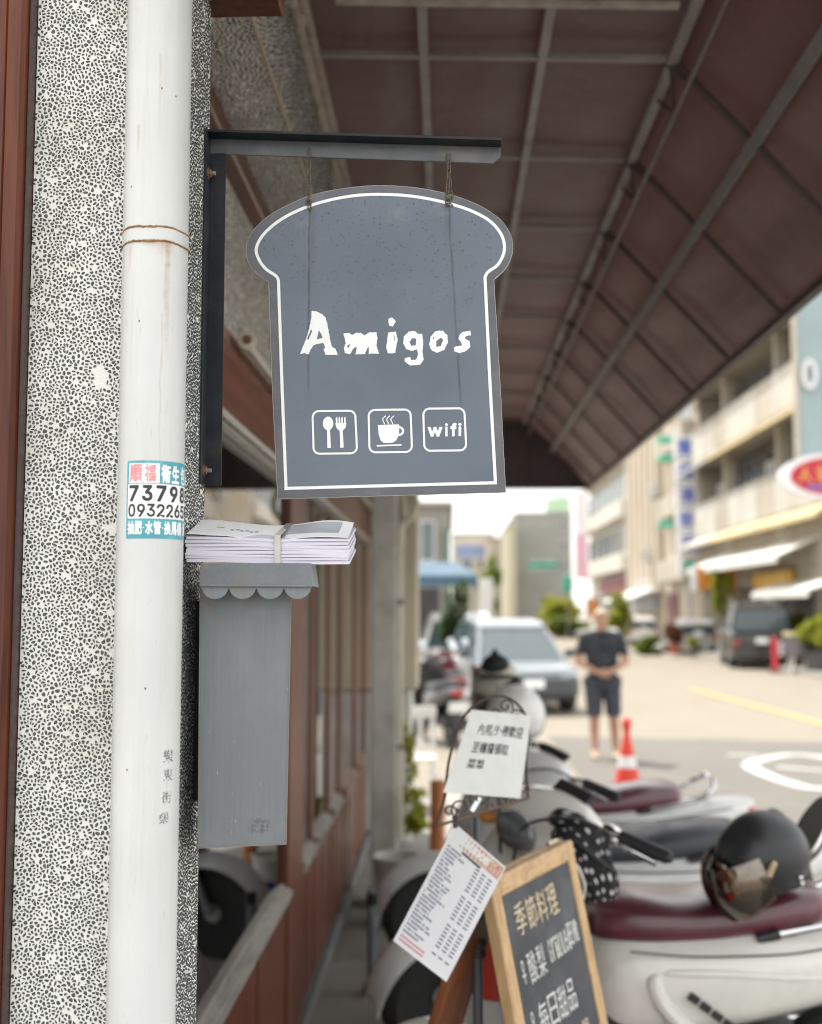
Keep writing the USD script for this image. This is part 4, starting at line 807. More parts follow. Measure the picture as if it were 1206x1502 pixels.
part(ss, 'sign_panel', box(xw(775, 80), xw(816, 80), 80, 80.08, zw(836, 80), zw(823, 80), .02), sgG); part(ss, 'mast', cyl((xw(779, 80), 80.15, 0), (xw(779, 80), 80.15, zw(820, 80)), .07, n=8), IRON_G)
part(ss, 'sign_border', [box(xw(776, 80), xw(815, 80), 79.975, 79.995, zw(825, 80), zw(824, 80)), box(xw(776, 80), xw(815, 80), 79.975, 79.995, zw(835, 80), zw(834, 80))], WHITEP)
ss = thing('green_road_sign', 'narrow upright green sign before the yellow green tree', 'road sign', (xw(832, 66), 66, 0))
part(ss, 'sign_panel', lathe([(.001, 0), (.24, .1), (.30, .55), (.24, 1.0), (.001, 1.1)], 18, (xw(832, 66), 66, zw(871, 66))), sgG); part(ss, 'pole', cyl((xw(832, 66), 66.1, 0), (xw(832, 66), 66.1, zw(870, 66)), .04, n=8), IRON_G)
vs = thing('pink_vertical_sign', 'tall pink and white vertical shop sign at the end of the right row', 'shop sign', (xw(854, 62), 62, 0))
PINK = M('pink_sign_face', (.62, .38, .46), .5, .06, 1); WSG = M('white_sign_face', (.70, .69, .70), .5, .04, 1)
part(vs, 'white_face', box(xw(844, 62), xw(862, 62), 62, 62.3, zw(785, 62)+.004, zw(722, 62), .02), WSG)
part(vs, 'pink_face', box(xw(844, 62), xw(862, 62), 62, 62.3, zw(848, 62), zw(785, 62), .02), PINK)
part(vs, 'hanger', box(xw(862, 62), xw(868, 62), 62.1, 62.2, zw(780, 62), zw(778, 62)), IRON_G)

# ---------------------------------------------------------------- the row of houses on the right
XF = 10.5
def xb(px): return XF*FPX/(px-658)         # distance along the street of a point of the row's front
CRM = M('cream_panel', (.48, .46, .41), .75, .12, .7, dirt=(.38, .34, .28), dscale=.5)
CR2 = M('stained_beige_wall', (.40, .36, .30), .8, .15, .6, dirt=(.26, .23, .19), dscale=.5)
YLW = M('yellow_eave', (.56, .44, .22), .6, .1, 1.2)
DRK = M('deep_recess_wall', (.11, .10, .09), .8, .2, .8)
WFR = M('recess_window_frame', (.42, .44, .44), .4, .1, 2)
ap = thing('cream_apartment_block', 'cream apartment block with yellow eaves and stained balconies across the road', 'apartment block', (XF+3, 40, 0))
ya, yb = 31.2, xb(1015)
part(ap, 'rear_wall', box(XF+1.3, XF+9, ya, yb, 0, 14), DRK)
part(ap, 'side_wall', box(XF+.3, XF+1.3, yb-.3, yb, 0, 14), CR2)
for z0_, z1_ in ((7.95, 9.3), (4.75, 6.1), (11.0, 12.4)):
    n = 9
    for i in range(n):
        a_, b_ = ya+(yb-ya)*i/n, ya+(yb-ya)*(i+1)/n
        part(ap, 'balcony_panel', box(XF, XF+.14, a_+.02, b_-.02, z0_, z1_, .02), CRM if i % 3 else CR2)
    part(ap, 'balcony_slab', box(XF+.02, XF+1.3, ya, yb, z0_-.18, z0_-.004), CR2)
    for i, (a_, b_) in enumerate(((ya+.3, 37.3), (37.6, 44.5), (44.8, yb))):
        part(ap, 'yellow_eave', T([(XF-.55, a_, z0_-.40), (XF+.1, a_, z0_-.02), (XF+.1, b_, z0_-.02), (XF-.55, b_, z0_-.40), (XF-.55, a_, z0_-.52), (XF+.1, a_, z0_-.2), (XF+.1, b_, z0_-.2), (XF-.55, b_, z0_-.52)], [(0, 1, 2), (0, 2, 3), (0, 3, 7), (0, 7, 4), (4, 7, 6), (4, 6, 5), (0, 4, 5), (0, 5, 1), (3, 2, 6), (3, 6, 7)]), YLW if i < 2 else CRM, smooth=False)
for z0_ in (3.1, 6.2, 9.4):
    windows(ap, ((XF+1.3, ya, 0), (0, 1.0, 0), (-1.0, 0, 0)), [(u, u+2.2, z0_, z0_+1.35) for u in (.6, 3.3, 6.4, 9.2, 12.0, 14.8)], WFR, PANE)
    for y in (37.4, 44.6): part(ap, 'pier', box(XF+.2, XF+.6, y, y+.3, z0_-.1, z0_+1.6), CR2)
part(ap, 'shop_lintel', box(XF+.25, XF+1.3, ya, yb, 2.55, 4.5), CR2)
part(ap, 'shop_wall', box(XF+.3, XF+1.29, ya, 34.5, .11, 2.54), M('white_shop_wall', (.58, .57, .53), .7, .1, 1))
part(ap, 'shop_shutter', box(XF+.4, XF+1.28, 34.5, 36.6, .11, 1.2), M('grey_shop_counter', (.36, .37, .36), .6, .1, 1))
part(ap, 'shop_pillar', box(XF+.2, XF+.7, 38.9, 39.5, .11, 2.54), M('pale_pillar', (.50, .48, .43), .7, .1, 1))
part(ap, 'shop_pillar', box(XF+.2, XF+.7, 44.2, 44.8, .11, 2.54), CR2)
for (a_, b_, lab, zt2, zo, nm, xo) in ((xb(1192)+.4, 46.0, 'long white sloping shop awning under the first balcony', 3.85, 3.30, 'white_shop_awning', 1.5), (31.3, 37.0, 'short white shop awning above the shop beside the yellow sign', 2.62, 2.28, 'white_shop_awning', 1.3)):
    t = thing(nm, lab, 'awning', (XF, (a_+b_)/2, zo)); AWC = M('white_awning_cloth_%d' % int(zo*100), (.66, .65, .60), .7, .06, 1)
    part(t, 'cloth', slab(lambda a, b: (XF+.22-xo*b*.8, a_+(b_-a_)*a, zt2+(zo-zt2)*b), 8, 4, .05), AWC, smooth=False)
    part(t, 'valance', box(XF+.20-xo*.8-.05, XF+.20-xo*.8, a_, b_, zo-.22, zo-.02), AWC)
    for y in (a_+.2, b_-.2): part(t, 'arm', cyl((XF+.2, y, zo-.3), (XF+.25-xo*.8, y, zo-.05), .03, n=6), IRON_G)
t = thing('yellow_shop_sign', 'plain yellow sign over the dark shop entrance', 'shop sign', (XF, 38.3, 2.4))
part(t, 'sign_board', box(XF-.05, XF+.20, xb(1152), xb(1102), 2.42, 2.95, .03), M('yellow_sign_face', (.62, .36, .035), .5, .1, 1.5)); part(t, 'sign_frame', box(XF-.02, XF+.22, xb(1152)-.1, xb(1102)+.1, 2.36, 2.415), IRON_G)
t = thing('orange_shop_sign', 'orange sign with white edge and a bush before it under the blue lettered sign', 'shop sign', (xw(1050, 43), 43, 0))
part(t, 'sign_board', box(xw(1020, 43), xw(1076, 43), 43, 43.25, zw(866, 43), zw(832, 43), .03), M('orange_sign_face', (.58, .22, .03), .5, .12, 1.5))
part(t, 'white_edge', box(xw(1013, 43), xw(1020, 43)-.004, 43, 43.25, zw(868, 43), zw(830, 43), .02), WSG)
part(t, 'post', cyl((xw(1060, 43), 43.1, .1), (xw(1060, 43), 43.1, zw(866, 43)), .05, n=8), IRON_G)
potplant('tall_potted_bush', 'green bush reaching up in front of the orange sign', (xw(1056, 41), 41, .11), zw(828, 41)-.1, .42, LF_Y, 900, .10, 71, (.30, .29, .27))
# blue lettered vertical sign
t = thing('blue_lettered_sign', 'tall white vertical sign with blue characters hanging from the cream block', 'shop sign', (xw(1006, 50), 50, 0))
vx0, vx1 = xw(990, 50), xw(1022, 50); BLU = M('blue_sign_letters', (.10, .15, .46), .5, .1, 3); GRN = M('green_sign_letters', (.05, .42, .26), .5, .1, 3)
for i, (ch_, py) in enumerate(zip('髮傳清診洲', (656, 692, 727, 762, 798))):
    cz = zw(py, 50); bxp = part(t, 'sign_box', box(vx0+.02*i, vx1+.02*i, 50, 50.35, zw(py+16.5, 50), zw(py-16.5, 50), .03), WSG)
    part(bxp, 'blue_character', extrude(fit(glyphs(ch_, 40, True, 1), vx0+.02*i+.14, cz-.36, vx1+.02*i-.14, cz+.36), (0, 49.995, 0), SX, SZ, SN, .01), BLU, smooth=False)
bxp = part(t, 'sign_box', box(vx0+.1, vx1+.1, 50, 50.35, zw(842, 50), zw(817, 50), .03), WSG); part(bxp, 'green_character', extrude(fit(glyphs('東', 40, True, 2), vx0+.3, zw(838, 50), vx1-.1, zw(821, 50)), (0, 49.995, 0), SX, SZ, SN, .01), GRN, smooth=False)
part(t, 'pole', cyl((xw(1008, 50.2), 50.2, .1), (xw(1008, 50.2), 50.2, zw(842, 50)), .10, n=10), M('grey_pole', (.36, .36, .35), .5, .1, 2))
for py in (640, 668, 765): part(t, 'green_canopy', box(xw(968, 51), xw(988, 51), 51, 51.5, zw(py+9, 51), zw(py, 51), .03), GRN)
# oval red sign and blue-green house end
t = thing('oval_red_sign', 'oval red shop sign with a white rim and yellow characters', 'shop sign', (xw(1196, 30), 30, 4))
oc = np.array([xw(1214, 30), 30.0, zw(700, 30)]); ew, eh = 70/FPX*30, 33/FPX*30
part(t, 'white_rim', extrude(affinity.scale(Point(0, 0).buffer(1, 24), ew, eh), oc, SX, SZ, SN, .25, -.25), WSG)
rf = part(t, 'red_face', extrude(affinity.scale(Point(.07, 0).buffer(1, 24), ew*.86, eh*.84), oc, SX, SZ, SN, .02), M('red_sign_face', (.40, .016, .035), .5, .1, 2))
part(rf, 'yellow_character', extrude(unary_union([fit(glyphs('人', 40), -.80, -.14, -.45, .24), fit(glyphs('氣', 40), -.32, -.14, .08, .26), fit(glyphs('旺', 40), .25, -.14, .6, .24)]), oc, SX, SZ, SN, .012, .02), M('yellow_letters', (.70, .45, .10), .5, .1, 3), smooth=False)
part(rf, 'blue_strip', extrude(affinity.scale(sbox(-.55, -.31, .6, -.26).buffer(.02), 1, 1), oc, SX, SZ, SN, .012, .02), BLU, smooth=False)
part(t, 'hanger', cyl(oc+[ew*.8, .1, -.2], oc+[ew*.8+2, .1, -.2], .04, n=6), IRON_G)
t = thing('teal_house_end', 'blue green house wall with a white number ring at the right edge', 'house', (XF+3, 31, 0))
tx = xw(1174, 31.0); part(t, 'wall', box(tx, tx+6, 31.0, 31.18, 4.9, 13), M('teal_render', (.25, .32, .33), .7, .1, .8)); part(t, 'wall_edge', box(tx-.12, tx-.004, 30.95, 31.18, 4.9, 13, .02), CR2)
part(t, 'lower_wall', box(XF+.35, tx+6, 31.0, 31.18, .1, 4.896), CR2)
part(t, 'number_ring', tube([(xw(1190, 30.9)+.15*math.cos(a), 30.9, zw(549, 30.9)+.36*math.sin(a)) for a in np.linspace(0, 2*math.pi, 28, endpoint=False)], .06, 8, True), WSG)
# narrow beige block with ribs and balcony house further on
yb2, yb3 = xb(990), xb(922)
nb = thing('ribbed_beige_block', 'narrow beige block with tall vertical ribs beyond the blue lettered sign', 'building', (XF+3, 59, 0))
part(nb, 'wall', box(XF+.25, XF+9, yb, yb3, 0, 17), M('beige_block_wall', (.43, .37, .29), .8, .1, .5))
for y in np.linspace(xb(965), yb3-.3, 6): part(nb, 'rib', box(XF-.15, XF+.245, y, y+.55, 2.6, 17, .04), M('cream_rib', (.52, .46, .37), .8, .08, .5))
for k in range(5): part(nb, 'balcony', box(XF-.35, XF+.245, yb+.4, xb(972), 3.0+3*k, 4.0+3*k, .03), CR2)
windows(nb, ((XF+.25, yb+.4, 0), (0, 1.0, 0), (-1.0, 0, 0)), [(.4, 2.6, 4.2+3*k, 5.5+3*k) for k in range(4)], WFR, PANE)
part(nb, 'brown_door', box(XF+.15, XF+.245, xb(985), xb(970), .11, 2.5), M('maroon_shop_door', (.13, .045, .04), .5, .2, 1))
part(nb, 'white_shop_panel', box(XF+.0, XF+.245, xb(955), xb(925), 1.6, 3.4), M('pale_blue_panel', (.50, .53, .56), .6, .08, 1))
yb4 = xb(862)
bh = thing('balcony_house', 'pale house with rows of windows and balconies farthest along the right', 'building', (XF+3, 77, 0))
part(bh, 'wall', box(XF+.25, XF+9, yb3+.01, yb4, 0, 16), M('pale_house_wall', (.46, .44, .39), .8, .1, .4))
for k in range(4):
    part(bh, 'balcony', box(XF-.45, XF+.245, yb3+.3, yb4, 4.0+3.2*k, 5.0+3.2*k, .03), M(f'balcony_front_{k}', (.52, .49, .43), .75, .1, .5))
    windows(bh, ((XF+.25, yb3+.5, 0), (0, 1.0, 0), (-1.0, 0, 0)), [(u, u+2.6, 5.2+3.2*k, 6.8+3.2*k) for u in (.6, 4, 7.4, 10.8, 14.2, 17.6)], WFR, PANE)
windows(bh, ((XF+.25, yb3+.5, 0), (0, 1.0, 0), (-1.0, 0, 0)), [(u, u+3.4, .4, 2.6) for u in (.6, 5, 9.4, 14)], FRM, pane_mat('shop_glass_far', (.05, .05, .05)))
part(bh, 'maroon_fascia', box(XF-.1, XF+.245, yb3+.3, xb(880), 2.8, 3.7), M('maroon_fascia_paint', (.20, .05, .06), .6, .1, 1))
t = thing('pale_canopy', 'pale tilted shop canopy behind the standing man', 'awning', (XF-1, 56, 2.2))
part(t, 'canopy_sheet', slab(lambda a, b: (XF+.2-2.0*b, xb(962)+(xb(925)-xb(962))*a, 2.9-.75*b), 5, 4, .06), WSG, smooth=False); part(t, 'front_pole', cyl((XF-1.7, xb(945), .1), (XF-1.7, xb(945), 2.2), .04, n=6), IRON_G)
part(t, 'front_pole', cyl((XF-1.7, xb(930), .1), (XF-1.7, xb(930), 2.2), .04, n=6), IRON_G)
t = thing('orange_banner', 'small orange banner by the far end of the right hand row', 'banner', (xw(867, 58), 58, 0)); part(t, 'cloth', box(xw(860, 58), xw(876, 58), 58, 58.03, zw(905, 58), zw(878, 58)), M('orange_cloth', (.50, .20, .06), .7, .1, 1)); part(t, 'pole', cyl((xw(859, 58), 58, 0), (xw(859, 58), 58, zw(876, 58)), .03, n=6), IRON_G)
# pots along the far kerb
potplant('red_potted_plant', 'round reddish shrub in a pot left of the black van', (xw(985, 42), 42, .11), 1.15, .42, LF_R, 1400, .07, 72, (.35, .10, .06))
potplant('pale_potted_plant', 'low pale green potted plant beside the front of the black van', (xw(1012, 40), 40, .11), .8, .35, LF_Y, 700, .07, 73)
potplant('yellow_green_shrub', 'broad yellow green shrub spilling over a planter at the right edge', (xw(1196, 31), 31, .11), 1.55, .85, LF_Y, 2600, .11, 74, (.06, .06, .06))
potplant('yellow_green_shrub', 'smaller yellow green shrub right behind the black van', (xw(1160, 34.5), 34.5, .11), 1.5, .6, LF_Y, 1500, .10, 75)
t = thing('metal_drum_planter', 'grey drum with a yellow rim on splayed legs beside the red post', 'planter', (xw(1163, 31.6), 31.6, 0)); c = (xw(1163, 31.6), 31.6, .45)
part(t, 'drum', lathe([(.30, 0), (.36, .05), (.38, .55), (.34, .55), (.001, .5)], 20, c), M('grey_drum', (.13, .12, .13), .5, .15, 3)); part(t, 'yellow_rim', lathe([(.40, .56), (.41, .60), (.40, .66), (.33, .66), (.32, .57)], 20, c), M('pale_yellow_rim', (.62, .52, .30), .5, .1, 3))
for a in (.8, 2.3, 3.9, 5.4): part(t, 'leg', beam((c[0]+.42*math.cos(a), c[1]+.42*math.sin(a), .11 if c[0]+.42*math.cos(a) > 9.3 else .006), (c[0]+.25*math.cos(a), c[1]+.25*math.sin(a), .47), .06, .06), M(f'pale_leg_{int(a*10)}', (.55, .54, .5), .6, .1, 3))
t = thing('red_bollard', 'red post with a white panel in front of the black van', 'bollard', (xw(1129, 32), 32, 0)); c = (xw(1129, 32), 32, 0)
part(t, 'post', lathe([(.09, .004), (.085, .9), (.06, .96), (.001, .98)], 14, c), M('red_post_paint', (.50, .03, .045), .5, .1, 3)); part(t, 'white_plate', box(c[0]+.09, c[0]+.22, 31.97, 32.03, .45, .85, .01), WSG); part(t, 'base_disc', lathe([(.17, .004), (.16, .05), (.001, .05)], 16, c), BLACKP)

# outdoor units and railings on the fronts across the road
ACW = M('outdoor_unit_shell', (.50, .49, .46), .55, .1, 2); ACF = M('outdoor_unit_grille', (.10, .10, .10), .6, .1, 3)
for (y, z, lab) in ((39.2, 6.15, 'pale outdoor air unit in the recess under the upper yellow eave'), (46.4, 6.15, 'pale outdoor air unit at the far end of the cream block above the first balcony'), (35.0, 3.25, 'pale outdoor air unit over the long white awning nearest the red oval sign'), (56.2, 7.2, 'pale outdoor air unit on the ribbed block beside the blue lettered sign'), (58.3, 4.2, 'pale outdoor air unit low on the ribbed beige block')):
    xo = XF-.62 if y > 50 else XF+.50
    t = thing('outdoor_air_unit', lab, 'air conditioner', (xo, y, z)); part(t, 'casing', box(xo, xo+.32, y, y+.85, z, z+.62, .02), ACW)
    part(t, 'fan_grille', lathe([(.001, 0), (.24, 0), (.24, .012), (.001, .012)], 18, (xo-.0125, y+.36, z+.31), (1, 0, 0)), ACF)
    part(t, 'wall_shelf', box(xo-.02, xo+.60, y+.05, y+.8, z-.05, z-.004), IRON_G)
# ---------------------------------------------------------------- vehicles
def paint(name, c, rough=.25, **kw): return M(name, c, rough, .06, 3, coat_weight=.5, coat_roughness=.08, dirt=mul(c, .8), dscale=4, **kw)
def car(name, label, loc, rz, L, W, HT, body, kind='suv', trim=None, group=None):
    t = thing(name, label, 'car', loc, group, rotz=rz); w = W/2; van = kind == 'van'; hood = (L/2-.95 if not van else L/2-.55)
    def sec(x, hw, z0, z1, r=.12, n=6):
        p = []
        for (sy, sz, a0) in ((1, 1, 0), (-1, 1, 90), (-1, -1, 180), (1, -1, 270)):
            for k in range(n):
                a = math.radians(a0+90*k/(n-1)); p.append((x, sy*(hw-r)+r*math.cos(a), (z1-r if sz > 0 else z0+r)+r*math.sin(a)))
        return p
    belt = HT*.60 if not van else HT*.55; hz = HT*.53 if not van else HT*.56
    secs = [sec(-L/2, w*.86, .42, belt*.92), sec(-L/2+.07, w*.95, .30, belt), sec(-L/2+.5, w, .26, belt+.02), sec(0, w, .24, belt), sec(hood-.35, w, .25, hz+.03), sec(hood, w*.99, .26, hz), sec(L/2-.25, w*.95, .28, hz*.93), sec(L/2-.06, w*.86, .32, hz*.86), sec(L/2, w*.76, .40, hz*.72)]
    b_ = part(t, 'body', loft(secs), body, smooth=50)
    rx0, rx1 = (-L/2+.12, hood-.95) if not van else (-L/2+.06, hood-.60)
    tk = 1.0 if van else .91; rf = [(rx0, .80*tk, HT-.16), (rx0+.25, .84*tk, HT-.03), ((rx0+rx1)/2, .84*tk, HT), (rx1-.3, .82*tk, HT-.05), (rx1, .76*tk, HT-.13)]
    part(t, 'roof', loft([sec(x, w*k, z-.09, z, .04) for x, k, z in rf]), body, smooth=50)
    top_ = lambda x: np.interp(x, [q[0] for q in rf], [q[2] for q in rf])-.06
    gx = [(-L/2+.08, rx0+.02), (rx1-.02, hood-.15)]
    cabin = loft([np.array([(gx[0][0], s*w*.92, belt-.02) for s in (1, -1)]+[(gx[0][1], s*w*.78*tk, top_(rx0)) for s in (-1, 1)]), np.array([((gx[0][1]+.2), s*w*.955, belt-.02) for s in (1, -1)]+[(gx[0][1]+.25, s*w*.82*tk, top_(rx0+.25)) for s in (-1, 1)]),
                  np.array([(0, s*w*.955, belt-.02) for s in (1, -1)]+[(0, s*w*.82*tk, top_(0)) for s in (-1, 1)]), np.array([(hood-.35, s*w*.94, hz-.02) for s in (1, -1)]+[(rx1, s*w*.74*tk, top_(rx1)) for s in (-1, 1)]), np.array([(hood+.02, s*w*.86, hz-.03) for s in (1, -1)]+[(rx1+.05, s*w*.70*tk, top_(rx1)-.02) for s in (-1, 1)])])
    part(t, 'windows', cabin, GLASS_C, smooth=False)
    for s in (1, -1):
        part(t, 'front_pillar', beam((hood-.02, s*w*.89, hz), (rx1, s*w*.765*tk, top_(rx1)+.02), .07, .05, (0, 0, 1), b=.015), body)
        part(t, 'centre_pillar', beam((.05, s*w*.955, belt), (.0, s*w*.835*tk, top_(0)+.03), .09, .03, (0, 1, 0), b=.008), body if not van else BLACKP)
        part(t, 'rear_pillar', beam((-L/2+.18, s*w*.93, belt), (rx0+.10, s*w*.80*tk, top_(rx0)+.05), .16, .05, (0, 0, 1), b=.015), body)
        mr = part(t, 'mirror', ell((hood-.45, s*(w+.10), hz+.14), .07, .12, .08, 2), trim or body); part(mr, 'mirror_stem', beam((hood-.45, s*w*.95, hz+.06), (hood-.45, s*(w+.08), hz+.10), .05, .03), BLACKP)
        part(t, 'headlight', ell((L/2-.20, s*w*.70, hz*.78), .17, .20, .085, 2), M(f'headlight_glass_{numbered("m", "h")}', (.55, .58, .60), .08, .1, 9, coat_weight=1.0)) if name else None
        part(t, 'taillight', ell((-L/2+.03, s*w*.80, belt*.80 if not van else belt*.70), .05, .10, .16 if not van else .10, 2), TAIL)
        for x in (L/2-.85, -L/2+.80):
            wl = part(t, 'wheel', lathe([(.20, -.1), (.31, -.105), (.335, -.07), (.34, 0), (.335, .07), (.31, .105), (.20, .1)], 26, (x, s*(w-.105), .34), (0, 1, 0)), RUBBER)
            part(wl, 'rim', lathe([(.001, -.085), (.06, -.11), (.19, -.09), (.215, -.108), (.215, .108), (.19, .09), (.06, .11), (.001, .085)], 14, (x, s*(w-.105), .34), (0, 1, 0)), RIMS)
    part(t, 'grille', box(L/2-.075, L/2-.005, -w*.55, w*.55, .62, hz*.80, .02), BLACKP)
    part(t, 'front_bumper', box(L/2-.34, L/2+.03, -w*.84, w*.91, .24, .66, .10), trim or BLACKP)
    part(t, 'rear_bumper', box(-L/2-.05, -L/2+.2, -w*.90, w*.90, .28, .52, .05), trim or body)
    part(t, 'front_plate', box(L/2+.031, L/2+.036, -.17, .17, .44, .58), WHITEP)
    part(t, 'rear_plate', box(-L/2-.022, -L/2-.012, -.17, .17, .74, .90), WHITEP)
    part(t, 'rear_window_bar', box(-L/2-.005, -L/2+.06, -w*.82, w*.82, belt-.015, belt+.025, .01), BLACKP)
    return t
TAIL = M('red_lens', (.38, .02, .02), .15, .1, 4, coat_weight=.6); RIMS = M('alloy_rim', (.55, .55, .55), .3, .05, 4, metallic=.8)
SILV = paint('pearl_silver_paint', (.20, .22, .235)); DKP = paint('graphite_black_paint', (.022, .021, .020)); WHC = paint('white_car_paint', (.70, .70, .68))
p = PZ(775, 1046, 0)
car('silver_car', 'pearl silver family car parked on the left facing the camera', (p[0]-.22, 19.0+2.2, 0), -math.pi/2+.13, 4.4, 1.70, 1.55, SILV, trim=M('charcoal_bumper', (.05, .055, .06), .4, .1, 5))
car('silver_car', 'second pale car half hidden behind the first silver car', (.25, 25.8, 0), -math.pi/2, 4.2, 1.75, 1.66, WHC)
car('black_van', 'black van parked across the road showing its rear', (xw(1082, 36)+.3, 35.8, 0), math.pi/2-.14, 4.1, 1.75, 1.95, DKP, 'van')
car('white_car', 'small white car parked at the far kerb behind the standing man', (xw(931, 56)-.3, 57, 0), math.pi/2+.25, 3.9, 1.68, 1.4, WHC)
car('grey_car', 'small grey car parked in front of the black van', (xw(1012, 46)-.2, 46, 0), math.pi/2, 3.8, 1.6, 1.35, paint('grey_car_paint', (.33, .33, .33)))

# ---------------------------------------------------------------- scooters
SEATR = M('maroon_vinyl', (.070, .014, .022), .32, .15, 12, .12, 240, .0006, coat_weight=.7, coat_roughness=.22)
SEATG = M('grey_black_vinyl', (.042, .046, .055), .42, .15, 12, .12, 240, .0006)
def half(x, cz, hw, h0, h1, n=18, e=2.6):       # closed ring: rounded section, h0 below and h1 above cz
    a = np.arange(n)*2*math.pi/n; c, s = np.cos(a), np.sin(a)
    return np.stack([np.full(n, x), hw*np.sign(c)*np.abs(c)**(2/e), cz+np.where(s > 0, h1, h0)*np.sign(s)*np.abs(s)**(2/e)], 1)
def smooth_rings(keys, k=5, e=2.6, n=20):
    q = catmull(np.array(keys), k); return [half(x, cz, max(hw, .004), max(h0, .003), max(h1, .003), n, e) for x, cz, hw, h0, h1 in q]
def torus(c, R, r, axis, n=28, m=10, flat=1.0):
    a = np.linspace(0, 2*math.pi, n, endpoint=False); ax = np.asarray(axis, float); u = np.cross(ax, [0, 0, 1.0]) if abs(ax[2]) < .9 else np.array([1.0, 0, 0]); u /= np.linalg.norm(u); w = np.cross(ax, u)
    return tube(np.asarray(c)+R*(np.cos(a)[:, None]*u+np.sin(a)[:, None]*w), r, m, True)
def scooter(label, loc, rz, bodym, seatm, steer=.6, detail=False, sc=1.0, group='scooters parked in a row under the awning', name='parked_scooter', mirrors=True):
    t = thing(name, label, 'scooter', loc, group, rotz=rz)
    S = lambda m: xform(trimesh.util.concatenate(m) if isinstance(m, list) else m, 0)
    piv = np.array([.40, 0, 0]); part = lambda par, nm, m, mat, **kw: globals()['part'](par, nm, xform(clean(m), s=sc), mat, **kw)
    def ST(m):
        m = trimesh.util.concatenate(m) if isinstance(m, list) else m.copy()
        m.apply_translation(-piv); m.apply_transform(trimesh.transformations.rotation_matrix(steer, [-.35, 0, 1.0])); m.apply_translation(piv); return m
    body = part(t, 'rear_body', loft(smooth_rings([(.13, .56, .07, .05, .06), (.10, .55, .13, .13, .13), (.03, .55, .185, .16, .165), (-.15, .565, .21, .16, .16), (-.40, .60, .215, .14, .13), (-.62, .64, .18, .12, .10), (-.80, .68, .12, .08, .07), (-.90, .70, .07, .04, .04)])), bodym, smooth=60)
    st_ = part(t, 'seat', loft(smooth_rings([(.13, .715, .06, .02, .02), (.10, .715, .13, .05, .055), (-.02, .715, .170, .06, .068), (-.18, .715, .178, .05, .064), (-.30, .725, .175, .045, .074), (-.42, .742, .160, .045, .074), (-.52, .752, .13, .04, .060), (-.56, .76, .06, .02, .02)], 5, 3.0)), seatm, smooth=60)
    if detail:
        def side(x, z):                         # on the flank that looks at the camera
            hw = np.interp(x, [-.9, -.8, -.62, -.4, -.15, .03], [.07, .12, .18, .215, .21, .185]); return hw
        def band(path, r, mat, nm, fl=1.0, lift=-.006):
            q = catmull(path, 6); part(body, nm, tube([(x, side(x, z)+lift, z) for x, z in q], r, 10, rs=np.interp(np.linspace(0, 1, len(q)), [0, .1, .5, .95, 1], [r*.3, r*.9, r, r*.7, r*.25])), mat)
        band([(-.06, .60), (-.045, .575), (-.07, .52), (-.14, .455), (-.22, .425), (-.32, .425), (-.50, .455), (-.70, .51)], .026, bodym, 'trim_ridge')
        band([(-.06, .605), (-.20, .610), (-.45, .600), (-.78, .585)], .012, bodym, 'trim_ridge')
        for i in range(5):
            x0, z0_ = -.135-.030*i, .545-.022*i
            part(body, 'vent_slat', [beam((x0+.004, side(x0, z0_)+.012, z0_+.012), (x0-.022, side(x0, z0_)+.013, z0_-.006), .022, .006, (0, 1, 0), b=.002)], BLACKP)
        part(body, 'dark_badge', extrude(fit(glyphs('Jimy', 60, False, 2), 0, -.012, .085, .034), (-.50, side(-.5, .5)+.012, .478), np.array([-1.0, -.10, .12]), np.array([0, 0, 1.0]), np.array([0, 1.0, 0]), .003), M('brown_badge', (.09, .05, .05), .3, .1, 9))
        part(body, 'red_reflector', box(-.60, -.555, .145, .175, .672, .685, .003), TAIL)
    part(t, 'grab_rail', [tube(catmull([(-.36, s*.170, .700), (-.46, s*.178, .722), (-.60, s*.182, .752), (-.68, s*.17, .80), (-.70, s*.08, .835), (-.70, 0, .84)], 5), .0115, 8) for s in (1, -1)], CHROME if detail or seatm is SEATR else BLACKP)
    for s in (1, -1): part(t, 'rail_end', cyl((-.33, s*.168, .690), (-.39, s*.172, .708), .015, n=10), BLACKP)
    part(t, 'taillight', ell((-.87, 0, .69), .05, .09, .045, 2), TAIL)
    part(t, 'floorboard', [loft([half(x, z, hw, .035, .03, 16, 4) for x, z, hw in ((.44, .40, .17), (.36, .31, .19), (.2, .29, .195), (.0, .29, .19), (-.06, .32, .15))]), box(-.05, .12, -.17, .17, .33, .48, .03)], BLACKP)
    part(t, 'engine_case', [loft(smooth_rings([(.05, .36, .08, .06, .06), (-.1, .35, .13, .10, .10), (-.4, .33, .14, .10, .09), (-.66, .30, .12, .08, .08), (-.72, .29, .06, .04, .04)])), box(-.5, -.1, -.15, .19, .28, .42, .04)], BLACKP, smooth=50)
    part(t, 'muffler', loft([half(x, .33, .0, 0.0, 0.0)*[1, 0, 0]+np.stack([np.zeros(18), -.20+r*np.cos(np.arange(18)*math.pi/9), .31+r*np.sin(np.arange(18)*math.pi/9)], 1) for x, r in ((-.35, .03), (-.4, .055), (-.75, .06), (-.80, .03))]), CHROME, smooth=50)
    part(t, 'rear_mudguard', slab(lambda a, b: (-.62-.30*math.sin(a*1.5+.2), (-.07+.14*b), .26+.30*math.cos(a*1.5+.2)), 10, 4, .006), BLACKP, smooth=50)
